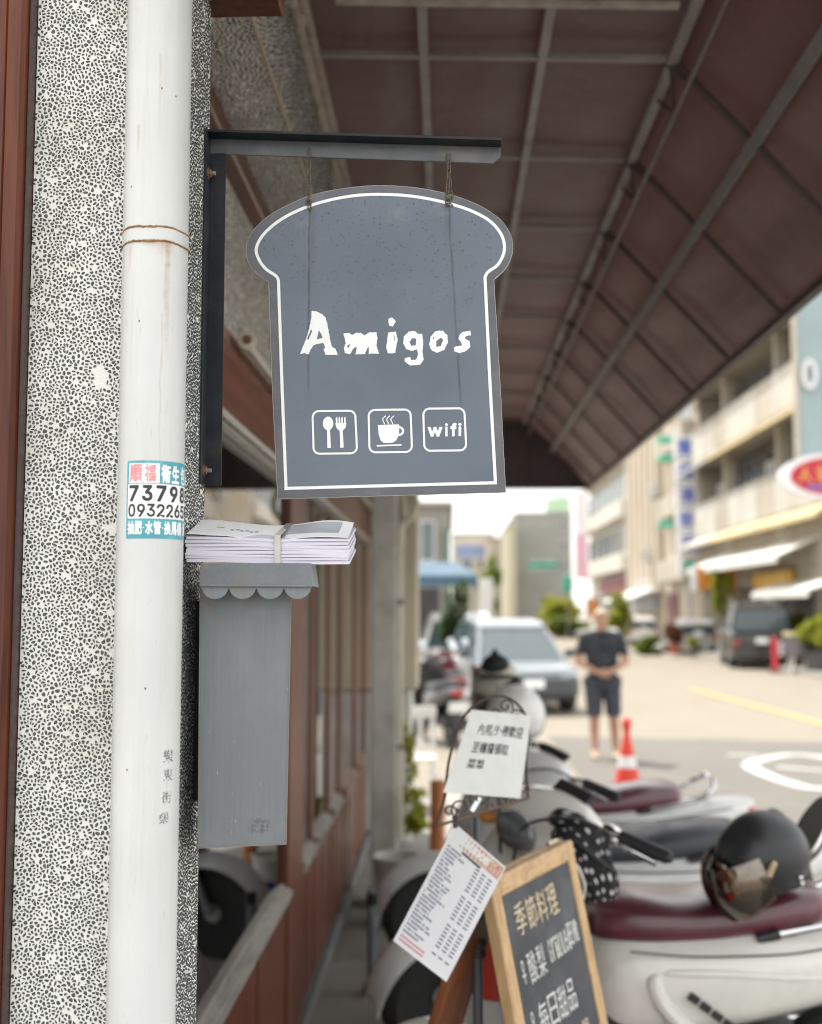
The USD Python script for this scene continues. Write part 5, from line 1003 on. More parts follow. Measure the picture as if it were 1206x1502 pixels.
    def wheel(x, f):
        w_ = part(t, 'wheel', f(lathe([(.155, -.045), (.20, -.052), (.228, -.03), (.233, 0), (.228, .03), (.20, .052), (.155, .045)], 30, (x, 0, .234), (0, 1, 0))), RUBBER)
        part(w_, 'rim', f([lathe([(.12, -.04), (.158, -.044), (.158, .044), (.12, .04)], 24, (x, 0, .234), (0, 1, 0)), lathe([(.001, -.05), (.045, -.05), (.045, .05), (.001, .05)], 14, (x, 0, .234), (0, 1, 0))]+[beam((x+.04*math.cos(a), 0, .234+.04*math.sin(a)), (x+.135*math.cos(a), 0, .234+.135*math.sin(a)), .03, .025, (0, 1, 0), b=.005) for a in np.arange(5)*2*math.pi/5]), RIMS)
    wheel(-.62, lambda m: trimesh.util.concatenate(m) if isinstance(m, list) else m); wheel(.66, ST)
    # leg shield: a curved plate, headlight-side apron
    kz = [(.30, .45, .04, .14), (.42, .48, .06, .19), (.60, .45, .075, .235), (.78, .39, .080, .225), (.90, .335, .085, .18), (.985, .30, .06, .11)]
    rings = []
    for z, x, hx, hy in catmull(np.array(kz), 4):
        a = np.arange(22)*2*math.pi/22; c, s = np.cos(a), np.sin(a)
        rings.append(np.stack([x+hx*np.sign(c)*np.abs(c)**.8-.10*(np.abs(s)**2)*(hy/.235), hy*np.sign(s)*np.abs(s)**.85, np.full(22, z)], 1))
    sh_ = part(t, 'leg_shield', loft(rings), bodym, smooth=60)
    part(sh_, 'inner_panel', box(.26, .34, -.13, .13, .42, .76, .03), BLACKP)
    part(t, 'front_fender', ST(slab(lambda a, b: (.66+.275*math.cos(.12+a*2.55), (b-.5)*.155*(1-.25*(2*a-1)**2)*1.0, .234+.275*math.sin(.12+a*2.55)-(.055*(2*b-1)**2)), 20, 9, .006)), bodym, smooth=60)
    part(t, 'fork', ST([beam((.66, s*.075, .234), (.48, s*.075, .66), .035, .035, (0, 1, 0), b=.01) for s in (1, -1)]), M(f'fork_grey_{numbered("m", "f")}', (.30, .30, .30), .35, .1, 9))
    cw = part(t, 'handlebar_cowl', ST(loft([np.stack([.28+dx+rx*np.cos(np.arange(20)*math.pi/10), ry*np.sin(np.arange(20)*math.pi/10), np.full(20, z)], 1) for z, dx, rx, ry in ((.925, .03, .05, .07), (.96, .02, .095, .14), (1.0, .0, .115, .19), (1.045, -.02, .10, .185), (1.075, -.04, .06, .11), (1.082, -.045, .02, .04))])), bodym, smooth=60)
    part(cw, 'headlight', ST(ell((.385, 0, 1.0), .035, .085, .055, 2)), M(f'scooter_lamp_{numbered("m", "l")}', (.10, .11, .115), .06, .05, 9, coat_weight=1.0))
    part(cw, 'instrument_panel', ST(obox((.20, 0, 1.068), np.array([.8, 0, -.6]), np.array([0, 1.0, 0]), np.array([.6, 0, .8]), .09, .16, .02, .008)), BLACKP)
    for s in (1, -1):
        part(t, 'handlebar', ST(tube(catmull([(.26, s*.10, 1.03), (.22, s*.22, 1.045), (.17, s*.37, 1.03)], 4), .011, 8)), CHROME)
        part(t, 'grip', ST(tube([(.215, s*.235, 1.044), (.17, s*.365, 1.03), (.165, s*.378, 1.03)], 1, 12, rs=[.0175, .019, .012])), BLACKP)
        part(t, 'brake_lever', ST(tube(catmull([(.25, s*.20, 1.04), (.245, s*.28, 1.035), (.215, s*.37, 1.02)], 4), .006, 6)), CHROME)
        if mirrors:
            mr = part(t, 'mirror', ST(lathe([(.001, -.006), (.055, -.012), (.062, 0), (.058, .006), (.001, .008)], 22, (.18, s*.34, 1.215), (-.95, 0, .2))), BLACKP)
            part(mr, 'mirror_face', ST(lathe([(.001, .0083), (.055, .0063), (.055, .0068), (.001, .0088)], 22, (.18, s*.34, 1.215), (-.95, 0, .2))), M(f'mirror_face_{numbered("m", "mf")}', (.7, .72, .74), .03, .03, 9, metallic=1.0))
            part(mr, 'mirror_stem', ST(tube(catmull([(.24, s*.20, 1.05), (.225, s*.24, 1.12), (.185, s*.33, 1.20)], 4), .006, 6)), BLACKP)
    for s in (1, -1):
        part(t, 'turn_signal', ST(ell((.36, s*.155, .985), .035, .03, .02, 2)), AMBER)
        part(t, 'control_cable', ST(tube(catmull([(.235, s*.20, 1.05), (.33, s*.17, 1.09), (.40, s*.06, 1.04), (.41, s*.03, .93)], 6), .0045, 6)), BLACKP)
    part(t, 'passenger_peg', box(-.22, -.12, .15, .235, .345, .372, .006), BLACKP)
    part(t, 'body_seam', tube([(x, np.interp(x, [-.8, -.62, -.4, -.15, .03], [.12, .18, .215, .21, .185])*.998, z) for x, z in catmull([(.02, .66), (-.15, .655), (-.40, .665), (-.62, .69), (-.78, .71)], 6)], .0028, 5), BLACKP)
    part(t, 'number_plate', obox((-.93, 0, .52), np.array([0, 1.0, 0]), np.array([-.35, 0, .94]), np.array([.94, 0, .35]), .26, .14, .004), WHITEP)
    part(t, 'side_stand', cyl((-.1, .12, .30), (-.02, .22, .012), .012, n=8), BLACKP)
    return t
AMBER = M('amber_lens', (.55, .20, .02), .15, .1, 9, coat_weight=.6)
WHS = paint('pearl_white_body', (.68, .67, .62), .22); WHS2 = paint('greyish_white_body', (.62, .63, .61), .25); SIL2 = paint('silver_white_body', (.72, .73, .72), .22)
sc1 = scooter('nearest pearl white scooter with maroon seat carrying the black helmet', (.555, 3.72, 0), math.pi, WHS, SEATR, .62, True, 1.08, mirrors=False)
sc2 = scooter('middle white scooter with grey black seat between the two maroon ones', (.60, 4.86, 0), math.pi-.03, SIL2, SEATG, .60, sc=1.06, mirrors=False)
sc3 = scooter('farthest white scooter of the row with maroon seat near the orange cone', (.575, 5.95, 0), math.pi+.02, WHS2, SEATR, .35, sc=1.05, mirrors=False)
DKS = paint('dark_scooter_body', (.03, .032, .035), .3); RDS = paint('red_scooter_body', (.13, .025, .035), .3); SLS = paint('silver_scooter_body', (.4, .4, .4), .3)
gd = 'scooters parked farther on by the left houses'
scooter('dark scooter parked by the left houses nearest the white plastic chair', (-.15, 15.2, 0), math.pi/2+.3, DKS, SEATG, .2, group=gd)
scooter('dark red scooter parked beside the dark one by the left houses', (-.02, 17.6, 0), math.pi/2+.2, RDS, SEATG, .1, group=gd)
scooter('silver scooter parked behind the red one near the bushy tree', (-.35, 19.4, 0), math.pi/2-.2, SLS, SEATG, -.2, group=gd)

# round chrome mirror by the seat of scooter 2, and the padded rest at the right edge
mr = thing('round_scooter_mirror', 'round chrome mirror on a bent stem beside the spotted cover', 'mirror', P(905, 1225, 3.5))
mc = P(904, 1226, 3.5); ax = np.array([.45, -.35, .82]); ax /= np.linalg.norm(ax)
part(mr, 'mirror_shell', lathe([(.001, -.022), (.03, -.018), (.052, -.004), (.054, .002), (.048, .004), (.001, .004)], 26, mc, -ax), CHROME); part(mr, 'mirror_glass', lathe([(.001, .0042), (.047, .0042), (.047, .005), (.001, .005)], 26, mc, -ax), M('dark_mirror_glass', (.03, .03, .035), .06, .05, 9))
part(mr, 'mirror_stem', tube(catmull([mc+[0, 0, -.005], P(892, 1244, 3.49), P(880, 1262, 3.48), P(862, 1250, 3.47), P(845, 1232, 3.46)], 4), .006, 8), CHROME)
br_ = thing('padded_backrest', 'dark padded backrest with silver rim on the rear of a scooter at the right edge', 'backrest', P(1182, 1260, 3.86))
bc_ = P(1190, 1217, 3.9); U_ = np.array([.50, .2, .84]); U_ /= np.linalg.norm(U_); V_ = np.cross([0, 0, 1.0], U_); V_ = np.array([.35, -.93, 0]); V_ -= U_*np.dot(U_, V_); V_ /= np.linalg.norm(V_); N_ = np.cross(U_, V_)
pad = Polygon(catmull([(-.105, -.02), (-.06, -.055), (.03, -.06), (.10, -.03), (.115, 0), (.10, .03), (.03, .06), (-.06, .055), (-.105, .02)], 5, True))
part(br_, 'pad', extrude(pad, bc_, U_, V_, N_, .035, -.01), M('olive_grey_pad', (.10, .10, .095), .35, .1, 10), smooth=40)
part(br_, 'rim', tube([bc_+U_*x+V_*y for x, y in np.array(pad.exterior.coords)[:-1]], .008, 6, True), CHROME)
part(br_, 'stay', [tube(catmull([bc_-U_*.09, P(1180, 1262, 3.9), P(1192, 1310, 3.88), P(1206, 1340, 3.86)], 4), .014, 8), cyl(P(1178, 1240, 3.92), P(1165, 1225, 3.92), .016, n=10)], M('backrest_stay', (.05, .05, .05), .4, .1, 10))

# ---------------------------------------------------------------- helmets
def helmet(name, label, c, r, yaw_, shell, vis=None, pitch_=0.0, roll=0.0):
    t = thing(name, label, 'helmet', c); c = np.array(c, float)
    Rm = trimesh.transformations.euler_matrix(roll, -pitch_, yaw_, 'sxyz')[:3, :3]
    ic = trimesh.creation.icosphere(4); v = np.asarray(ic.vertices)*np.array([1.06, .90, 1.0])*r
    cut = lambda q: (q[:, 2] > -.62*r+np.clip(q[:, 0], 0, 9)*.42+np.clip(q[:, 0]-.35*r, 0, 9)*1.25)
    f = np.asarray(ic.faces)[cut(v)[ic.faces].all(1)]
    put = lambda m: T(np.asarray(m.vertices)@Rm.T+c, m.faces)
    outer = T(v, f); part(t, 'shell', put(outer), shell, smooth=True)
    part(t, 'lining', put(T(v*.955, f[:, ::-1])), M(name+'_lining', (.03, .03, .032), .9, .2, 40), smooth=True)
    eg = trimesh.Trimesh(v, f, process=True); o = eg.outline()
    lp = max((o.discrete), key=len); part(t, 'edge_trim', put(tube(np.asarray(lp)[:-1][::2]*.99, .006, 6, True)), RUBBER)
    for s in (1, -1):
        part(t, 'snap_button', put(lathe([(.007, -.002), (.007, .004), (.004, .005)], 12, np.array([-.25*r, s*.885*r*.93, -.42*r]), (0, s, 0))), CHROME)
        part(t, 'snap_button', put(lathe([(.007, -.002), (.007, .004), (.004, .005)], 12, np.array([-.25*r, s*.885*r*.885, -.56*r]), (0, s, 0))), CHROME)
    if vis:
        a0, a1 = -1.25, 1.25
        vm = slab(lambda a, b: (r*(1.34*math.cos(a0+(a1-a0)*a))*(.74+.32*math.sin(math.pi*(.22+.62*b)))+.06*r, r*1.02*math.sin(a0+(a1-a0)*a)*(.86+.16*math.sin(math.pi*b)), r*(.42-1.25*b*(1-.25*(2*a-1)**2))), 26, 12, .002)
        vp = part(t, 'visor', put(vm), vis, smooth=True)
        for s in (1, -1): part(vp, 'hinge', put(obox((.36*r, s*.93*r, .12*r), np.array([.8, 0, -.6]), np.array([0, 1.0, 0]), np.array([.6, 0, .8]), .05, .018, .02, .004)), BRASS)
    return t
BRASS = M('brass_hinge', (.45, .36, .24), .3, .1, 9, metallic=.7)
def visor_mat():
    g = G('brown_visor'); f = g.math('maximum', g.node('fresnel', 'fac', IOR=1.6), .22)
    return g.out(g.node('mix_closure', 'closure', fac=f, closure1=g.node('transparent_bsdf', 'BSDF', color=(.52, .42, .33)), closure2=g.node('glossy_bsdf', 'BSDF', {'color': (.85, .78, .70)}, roughness=.04)))
hc = P(1118, 1258, 3.58)
helmet('black_helmet', 'matt black open helmet with brown visor resting on the maroon seat', hc, .138, math.pi+.30, M('matt_black_shell', (.016, .017, .019), .38, .12, 12), visor_mat(), -.42, .0)
helmet('white_helmet', 'white helmet resting on a scooter handlebar behind the paper notice', P(757, 1050, 5.6), .150, math.pi/2-.5, M('white_shell', (.62, .62, .60), .3, .05, 9, coat_weight=.4), None, .1)
helmet('cream_helmet', 'cream helmet with dark lining turned sideways behind the white helmet', P(727, 1002, 6.25), .128, math.pi-.5, M('cream_shell', (.42, .40, .34), .35, .08, 9), None, -.9)
vt = thing('brown_helmet_visor', 'round brown helmet visor standing left of the cream helmet', 'visor', P(692, 1008, 6.3)); vcn = P(694, 1008, 6.3)
part(vt, 'visor_lens', slab(lambda a, b: (vcn[0]-.06*math.cos(3*(a-.5))+.05, vcn[1]-.12*math.sin(2.6*(a-.5)), vcn[2]+.13*(b-.5)*2*math.sqrt(max(.02, 1-(1.8*(a-.5))**2))), 16, 10, .003), M('olive_brown_lens', (.17, .12, .065), .15, .15, 8, coat_weight=.5), smooth=True); part(vt, 'visor_band', tube([(vcn[0]+.02, vcn[1]+.11*math.sin(a), vcn[2]-.10+.02*math.cos(a)) for a in np.linspace(-1.5, 1.5, 9)], .012, 6), BLACKP)
bh_ = thing('black_fabric_cap', 'black pointed fabric cap lying on top of the cream helmet', 'cap', P(726, 985, 6.2)); hcn = P(727, 976, 6.2)
part(bh_, 'cap_crown', [ell(hcn, .075, .07, .06, 3), T([hcn+[-.05, 0, .02], hcn+[.05, -.03, .02], hcn+[.05, .03, .02], hcn+[-.005, 0, .095]], [(0, 1, 3), (1, 2, 3), (2, 0, 3), (0, 2, 1)])], M('black_fabric', (.012, .012, .013), .9, .2, 30), smooth=50)
part(bh_, 'cap_brim', ell(hcn+[.0, -.03, -.055], .11, .10, .012, 3), M('black_brim', (.014, .014, .015), .9, .2, 30))

# spotted hand cover on the near handlebar
def polka():
    g = G('polka_dot_cloth'); v = g.node('voronoi_texture', 'distance', {'feature': 'f1', 'randomness': .35}, scale=62.0, vector=g.node('attribute', 'vector', {'attribute': 'flatcoord'}))
    m = g.rangef(v, .22, .27, 1, 0); fine = g.noise(500, 2)
    return g.out(g.bsdf(base_color=g.mix(m, (.010, .010, .012), (.62, .62, .60)), roughness=.85, normal=g.bump(fine, .2, .001)))
pk = thing('spotted_grip_cover', 'black cloth grip cover with white polka dots hanging from the near handlebar', 'grip cover', P(850, 1250, 3.42))
def cover_fn(base, k):
    def fn(a, b):
        th = a*2*math.pi; c = base[0]*(1-b)+base[1]*b; ax = (base[1]-base[0])/np.linalg.norm(base[1]-base[0]); u = np.cross(ax, [0, 1.0, 0]); u /= np.linalg.norm(u); w = np.cross(ax, u)
        r = k[0]*(1-b)+k[1]*b; r *= 1+.10*math.sin(3*th+4*b)+.07*math.sin(7*th+2)*b+.06*math.sin(11*b+th); 
        return c+u*r*math.cos(th)+w*r*.85*math.sin(th)
    return fn
A_, B_ = P(815, 1205, 3.52), P(868, 1312, 3.40)
seg = np.linspace(0, 1, 22)
def cv(a, b):
    q = catmull([P(806, 1213, 3.50), P(835, 1222, 3.44), P(856, 1252, 3.40), P(872, 1290, 3.37), P(878, 1322, 3.36)], 8); i = b*(len(q)-1); j = min(int(i), len(q)-2); c = q[j]+(q[j+1]-q[j])*(i-j)
    ax = q[j+1]-q[j]; ax /= np.linalg.norm(ax); u = np.cross(ax, [0, 1.0, 0]); u /= np.linalg.norm(u); w = np.cross(ax, u); th = a*2*math.pi
    r = np.interp(b, [0, .12, .4, .75, .95, 1], [.018, .050, .066, .068, .060, .052])*(1+.12*math.sin(3*th+5*b)+.08*math.sin(7*th+9*b)+.06*math.sin(17*b+2*th))
    return c+u*r*math.cos(th)+w*r*.8*math.sin(th)
POLKA = polka(); gm = slab(cv, 46, 40, .003); pp_ = part(pk, 'cloth_sleeve', gm, POLKA, smooth=False)
fc = np.array([(i/45*.40, j/39*.17, 0) for i in range(46) for j in range(40)]*2, np.float32)
UsdGeom.PrimvarsAPI(stage.GetPrimAtPath(pp_)).CreatePrimvar('flatcoord', Sdf.ValueTypeNames.Float3Array, 'vertex').Set([Gf.Vec3f(*map(float, x)) for x in fc])
part(pk, 'drawstring', tube(catmull([P(838, 1262, 3.33), P(850, 1275, 3.325), P(858, 1300, 3.325), P(856, 1318, 3.33)], 5), .004, 6), WHITEP)
part(pk, 'brake_lever', tube(catmull([P(842, 1232, 3.36), P(870, 1255, 3.33), P(900, 1278, 3.32)], 5), .007, 8), BLACKP)

# ---------------------------------------------------------------- cones
ORG_C = M('cone_orange', (.62, .045, .02), .5, .1, 6); WHB = M('cone_white_band', (.68, .68, .68), .5, .05, 6)
def cone(label, base, h, r, tip=False, group=None, name='traffic_cone'):
    t = thing(name, label, 'cone', base, group); b = np.array(base, float); k = lambda z: r*(1-z/h)+.028*(z/h)
    part(t, 'cone_foot', box(b[0]-r*1.35, b[0]+r*1.35, b[1]-r*1.35, b[1]+r*1.35, b[2]+.004, b[2]+.035, .01), BLACKP if tip else ORG_C)
    cuts = [(.035, .50*h, ORG_C), (.50*h, .67*h, WHB), (.67*h, h, ORG_C)] if tip else [(.035, .38*h, ORG_C), (.38*h, .72*h, WHB), (.72*h, h, ORG_C)]
    for i, (a, c_, m_) in enumerate(cuts): part(t, 'cone_band' if i == 1 else 'cone_shell', lathe([(k(a)*.9, a), (k(a), a+.001), (k(c_), c_-.0005), (k(c_)*.8, c_)], 26, b), m_)
    if tip: part(t, 'handle_knob', lathe([(.030, h-.002), (.030, h+.03), (.044, h+.05), (.044, h+.12), (.03, h+.135), (.001, h+.137)], 18, b), ORG_C)
    return t
cpz = P(920, 1120, 10.6); cone('orange cone with white band and knob standing in front of the man', (cpz[0], 10.6, .004), .60, .15, True)
c2 = P(722, 1440, 3.05); cone('orange and white cone tucked behind the chalkboard frame', (c2[0]+.015, 3.05, .0065), 1.02, .17)

# ---------------------------------------------------------------- chalkboard A-frame
dW = np.array([.447, .894, 0]); nF = np.array([.894, -.447, 0])
def px_pt(px, py, d): return P(px, py, d)
TL = P(719, 1291, 2.58); wB = .508
lean = math.radians(11.5); dn = nF*math.sin(lean)+np.array([0, 0, -1.0])*math.cos(lean); fN = nF*math.cos(lean)+np.array([0, 0, 1.0])*math.sin(lean)
Lb = (TL[2]-.01)/math.cos(lean)
cbd = thing('chalkboard_stand', 'folding chalkboard stand in a pale wood frame with chalk writing', 'chalkboard', tuple(TL*[1, 1, 0]))
def bpt2(u, v, n=0): return TL+dW*u+dn*v+fN*n
def bbar(nm, u0, u1, v0, v1, n0, n1, mat, b=.003): return part(cbd, nm, obox(bpt2((u0+u1)/2, (v0+v1)/2, (n0+n1)/2), dW, dn, -fN if np.dot(np.cross(dW, dn), fN) < 0 else fN, u1-u0, v1-v0, n1-n0, b), mat)
fwid = .045
bbar('frame_side', 0, fwid, 0, Lb, -.03, 0, WOOD_P); bbar('frame_side', wB-fwid, wB, 0, Lb, -.03, 0, WOOD_P)
bbar('frame_top', fwid+.0005, wB-fwid-.0005, 0, fwid, -.0295, -.0005, wood('pale_frame_wood_across', (.50, .33, .17), (.33, .20, .095), .5, axis=1, scale=40)); bbar('frame_bottom', fwid+.0005, wB-fwid-.0005, .88, .88+fwid, -.0295, -.0005, WOOD_P)
SLB = M('chalk_smeared_slate', (.048, .051, .056), .75, .3, 9, dirt=(.11, .115, .12), dscale=6)
board_ = bbar('slate_panel', fwid-.004, wB-fwid+.004, fwid-.004, .884, -.018, -.005, SLB, 0)
bk_dn = -nF*math.sin(.33)+np.array([0, 0, -1.0])*math.cos(.33); bN = -nF*math.cos(.33)+np.array([0, 0, 1.0])*math.sin(.33); b0 = TL-fN*.034
Lk = (b0[2]-.01)/math.cos(.33)
for ua, ub in ((0, .17), (wB-.05, wB)): part(cbd, 'rear_leg_plank', obox(b0+dW*(ua+ub)/2+bk_dn*Lk/2, dW, bk_dn, -bN if np.dot(np.cross(dW, bk_dn), bN) < 0 else bN, ub-ua, Lk, .022, .003), WOOD_O)
part(cbd, 'rear_crossbar', obox(b0+dW*(.17+wB-.05)/2+bk_dn*.82, dW, bk_dn, -bN if np.dot(np.cross(dW, bk_dn), bN) < 0 else bN, wB-.05-.171, .05, .018, .003), WOOD_O)
part(cbd, 'top_hinge_bar', beam(TL-fN*.036+[0, 0, -.004], TL-fN*.036+dW*wB+[0, 0, -.004], .018, .014, b=.003), WOOD_P)
for u in (.06, wB-.06): part(cbd, 'hinge', cyl(TL+dW*(u-.03)-fN*.032+[0, 0, .006], TL+dW*(u+.03)-fN*.032+[0, 0, .006], .006, n=8), BRASS)
CHK = M('white_chalk', (.62, .62, .60), .9, .2, 60); CHT = M('tan_chalk', (.62, .50, .33), .9, .2, 60)
def chalk(txt, u0, v0, hgt, mat, wf=1.0, slant=-.12):
    u = u0
    r = np.random.default_rng(len(txt)+int(v0*1000))
    shapes = []
    for c_ in txt:
        cj = ord(c_) > 127
        s = glyphs(c_, 110, cj, 0).buffer(-.004 if cj else .0); s = s.difference(unary_union([Point(*p).buffer(.012+.02*r.random()) for p in np.column_stack([r.uniform(0, 1, 16), r.uniform(-.1, .9, 16)])])); a, b, c, d = s.bounds; hgt_ = hgt*.92; k = hgt_*(1.0 if cj else .75); w_ = k*.80*wf if cj else k*.42*wf
        s = affinity.rotate(affinity.skew(fit(s, u, -v0-k, u+w_, -v0), math.degrees(slant)*.6), r.uniform(-4, 4)); shapes.append(s); u += w_+k*.14
    s = unary_union(shapes)
    part(board_, 'chalk_writing', extrude(affinity.scale(s, 1, -1, origin=(0, 0)), bpt2(.022, 0, -.005), dW, dn, fN, .0008), mat, smooth=False)
chalk('季節料理', .078, .075, .076, CHT, .98)
chalk('♀', .060, .193, .055, CHK, .5); chalk('酸梨', .100, .185, .074, CHK, .78); chalk('Grilled', .225, .188, .074, CHK, .62); chalk('田雞', .350, .180, .058, CHK, .72)
chalk('♀', .062, .303, .055, CHK, .5); chalk('每日甜品', .108, .297, .076, CHK, .86)
chalk('北', .18, .408, .066, CHT, .9); chalk('海鍋', .28, .40, .066, CHT, .9)

# ---------------------------------------------------------------- iron notice stand with the paper notice and the menu sheet
ns = thing('iron_notice_stand', 'black wrought iron easel stand with scrolls behind the paper notice', 'stand', tuple(P(703, 1440, 2.72)*[1, 1, 0]))
WI = M('brown_black_iron', (.055, .042, .036), .5, .3, 50)
sp = P(703, 1400, 2.72)
part(ns, 'post', [cyl((sp[0]-.002, 2.72, .02), (sp[0]-.004, 2.72, P(700, 1250, 2.72)[2]), .0115, n=12), cyl((sp[0]-.004, 2.72, P(700, 1262, 2.72)[2]), (sp[0]-.004, 2.73, P(708, 1200, 2.72)[2]), .008, n=10)], M('grey_stand_post', (.085, .09, .10), .4, .15, 20))
part(ns, 'collar', [lathe([(.018, z-.008), (.021, z), (.018, z+.008)], 14, (sp[0]-.003, 2.72, 0)) for z in (P(700, 1385, 2.72)[2],)], WI); part(ns, 'collar', lathe([(.018, -.006), (.020, 0), (.018, .006)], 14, (sp[0]-.003, 2.72, P(700, 1400, 2.72)[2])), WI)
for a in (.6, 2.7, 4.8): part(ns, 'foot', tube(catmull([(sp[0], 2.72, .16), (sp[0]+.10*math.cos(a), 2.72+.10*math.sin(a), .07), (sp[0]+.19*math.cos(a), 2.72+.19*math.sin(a), .014)], 4), .008, 7), WI)
D0, D1 = 2.57, 2.74
def ip(px, py): return P(px, py, np.interp(px, [640, 800], [D0, D1]))
part(ns, 'ledge_bar', tube([ip(641, 1212), ip(700, 1193), ip(776, 1171)], .0035, 8), M('rusty_ledge', (.14, .085, .06), .6, .3, 50))
def scroll(px, py, r, a0, turns, sg): return [ip(px+(r*(1-.75*t))*math.cos(a0+sg*turns*2*math.pi*t), py+(r*(1-.75*t))*math.sin(a0+sg*turns*2*math.pi*t)) for t in np.linspace(0, 1, 26)]
for q in ((676, 1186, 16, 1.4, 1.3, 1), (706, 1170, 17, 2.6, 1.3, 1), (740, 1162, 19, 2.9, 1.2, 1), (768, 1156, 9, 1.2, 1.3, -1), (660, 1190, 11, 1.2, 1.2, -1), (720, 1184, 9, 0, 1.2, 1), (748, 1176, 8, .3, 1.2, -1)): part(ns, 'scroll', tube(scroll(*q), .0022, 6), WI)
for q in ((742, 1036, 11, .5, 1.2, -1), (728, 1048, 9, 3.4, 1.1, 1), (757, 1049, 9, 5.9, 1.1, -1)): part(ns, 'scroll', tube(scroll(*q), .0022, 6), WI)
part(ns, 'hoop', tube(catmull([ip(641, 1210), ip(652, 1172), ip(655, 1145), ip(660, 1110), ip(676, 1060), ip(700, 1032), ip(735, 1021), ip(762, 1036), ip(776, 1068), ip(772, 1120), ip(775, 1172)], 6), .0032, 7), WI)
part(ns, 'strip_clip', beam(ip(704, 1170), ip(692, 1190), .010, .003, (0, 1, 0)), CHROME)
nt = thing('paper_notice', 'crinkled white paper notice with three lines of black characters', 'notice', ip(712, 1160))
Q = [ip(692, 1040)-[0, .014, 0], ip(779, 1049)-[0, .014, 0], ip(763, 1170)-[0, .012, 0], ip(650, 1161)-[0, .012, 0]]
def npt(u, v, lift=0):
    c = Q[0]*(1-u)*(1-v)+Q[1]*u*(1-v)+Q[2]*u*v+Q[3]*(1-u)*v; n = meshkit.fbm(np.array([u*3.1, v*3.7, .3]), 3, 4)-.5
    return c+np.array([.1, -1.0, .2])*(n*.010+lift)
part(nt, 'sheet', slab(npt, 26, 30, .0006), M('laminated_paper', (.66, .67, .66), .35, .04, 9), smooth=True)
def on_sheet(shape, fn, mat, par_, lift=.0008, nm='printed_lettering'):
    out = []
    for g_ in geoms(shape):
        v, f = trimesh.creation.triangulate_polygon(g_, engine='earcut')
        if (g_.bounds[2]-g_.bounds[0]) > .2: v, f = trimesh.remesh.subdivide_to_size(np.column_stack([v, np.zeros(len(v))]), f, .06); v = v[:, :2]
        out.append(T([fn(a, 1-b, lift) for a, b in v], f[:, ::-1]))
    return part(par_, nm, out, mat, smooth=False)
for txt, u0, u1, v0, v1 in (('內用/外帶歡迎', .20, .90, .15, .30), ('至櫃檯領取', .19, .72, .37, .51), ('菜單', .19, .42, .58, .70)):
    on_sheet(fit(glyphs(txt, 56, True, 1), u0, 1-v1, u1, 1-v0), npt, INK, nt)
mn = thing('menu_sheet', 'white printed menu sheet hanging askew from the iron stand', 'menu', P(660, 1320, 2.55))
R4 = [P(668, 1208, 2.55), P(742, 1272, 2.52), P(655, 1441, 2.47), P(577, 1379, 2.50)]
def mpt(u, v, lift=0):
    c = R4[0]*(1-u)*(1-v)+R4[1]*u*(1-v)+R4[2]*u*v+R4[3]*(1-u)*v
    return c+np.array([0, -1.0, .1])*(.006*math.sin(2.2*u+1.5*v)+lift)
part(mn, 'sheet', slab(mpt, 16, 24, .0006), PAPER, smooth=True)
PIC = []
def pic_mat():
    g = G('menu_food_photos'); n = g.noise(130, 2); n2 = g.noise(60, 3)
    return g.out(g.bsdf(base_color=g.mix(g.rangef(n2, .45, .6), g.ramp(n, [(.3, (.45, .12, .08)), (.5, (.62, .40, .24)), (.7, (.70, .62, .55))]), (.60, .32, .27)), roughness=.5))
on_sheet(sbox(.02, .875, .98, .985), mpt, pic_mat(), mn, .0006, 'photo_strip')
on_sheet(fit(glyphs('AMIGOS', 56, False, 4), .20, .905, .74, .965), mpt, WHITEP, mn, .0012)
on_sheet(sbox(.30, .852, .66, .870), mpt, INK, mn, .0008, 'title_bar')
r8 = np.random.default_rng(21); rows = []
for i in range(25):
    v = .835-.030*i; u = .055
    rows += [sbox(u+.022*k, v-.010, u+.022*k+.017, v+.006) for k in range(int(r8.integers(9, 19))) if r8.random() > .1]
    for u2 in (.60, .72, .84):
        if i % 8 != 7: rows.append(sbox(u2, v-.008, u2+.075, v+.005))
on_sheet(unary_union(rows), mpt, M('grey_menu_print', (.15, .16, .22), .6, .2, 90), mn, .0008, 'menu_lines')
on_sheet(unary_union([sbox(.06+.03*k, .035+.03*j, .06+.03*k+.024, .048+.03*j) for k in range(15) for j in (0, 1)]), mpt, M('red_menu_print', (.55, .10, .14), .6, .2, 90), mn, .0008, 'red_notes')
tpst = P(668, 1209, 2.565); part(mn, 'clip', box(tpst[0]-.006, tpst[0]+.006, 2.545, 2.556, tpst[2]-.006, tpst[2]+.02, .002), WI)
# ---------------------------------------------------------------- the man waiting in the road
def body_hull(bones, refine=.02, it=10):
    out = None
    for (a, ra, b, rb) in bones:
        s = lambda c, r: manifold3d.Manifold.sphere(r, 20).translate([float(x) for x in c])
        h = manifold3d.Manifold.batch_hull([s(a, ra), s(b, rb)]); out = h if out is None else out+h
    out = out.refine_to_length(refine); q = out.to_mesh(); m = trimesh.Trimesh(q.vert_properties[:, :3], q.tri_verts, process=True)
    return trimesh.smoothing.filter_taubin(m, .5, -.53, it)
mp = PZ(885, 1113, 0); mx, my = mp[0], mp[1]
man = thing('person', 'man in dark polo shirt and charcoal shorts standing in the road with hands joined', 'person', (mx, my, 0))
W_ = lambda x, y, z: np.array([mx+x, my-y, z])        # x to the picture's right, y towards the camera
SKIN = M('tanned_skin', (.36, .20, .13), .5, .1, 12, subsurface_weight=.05)
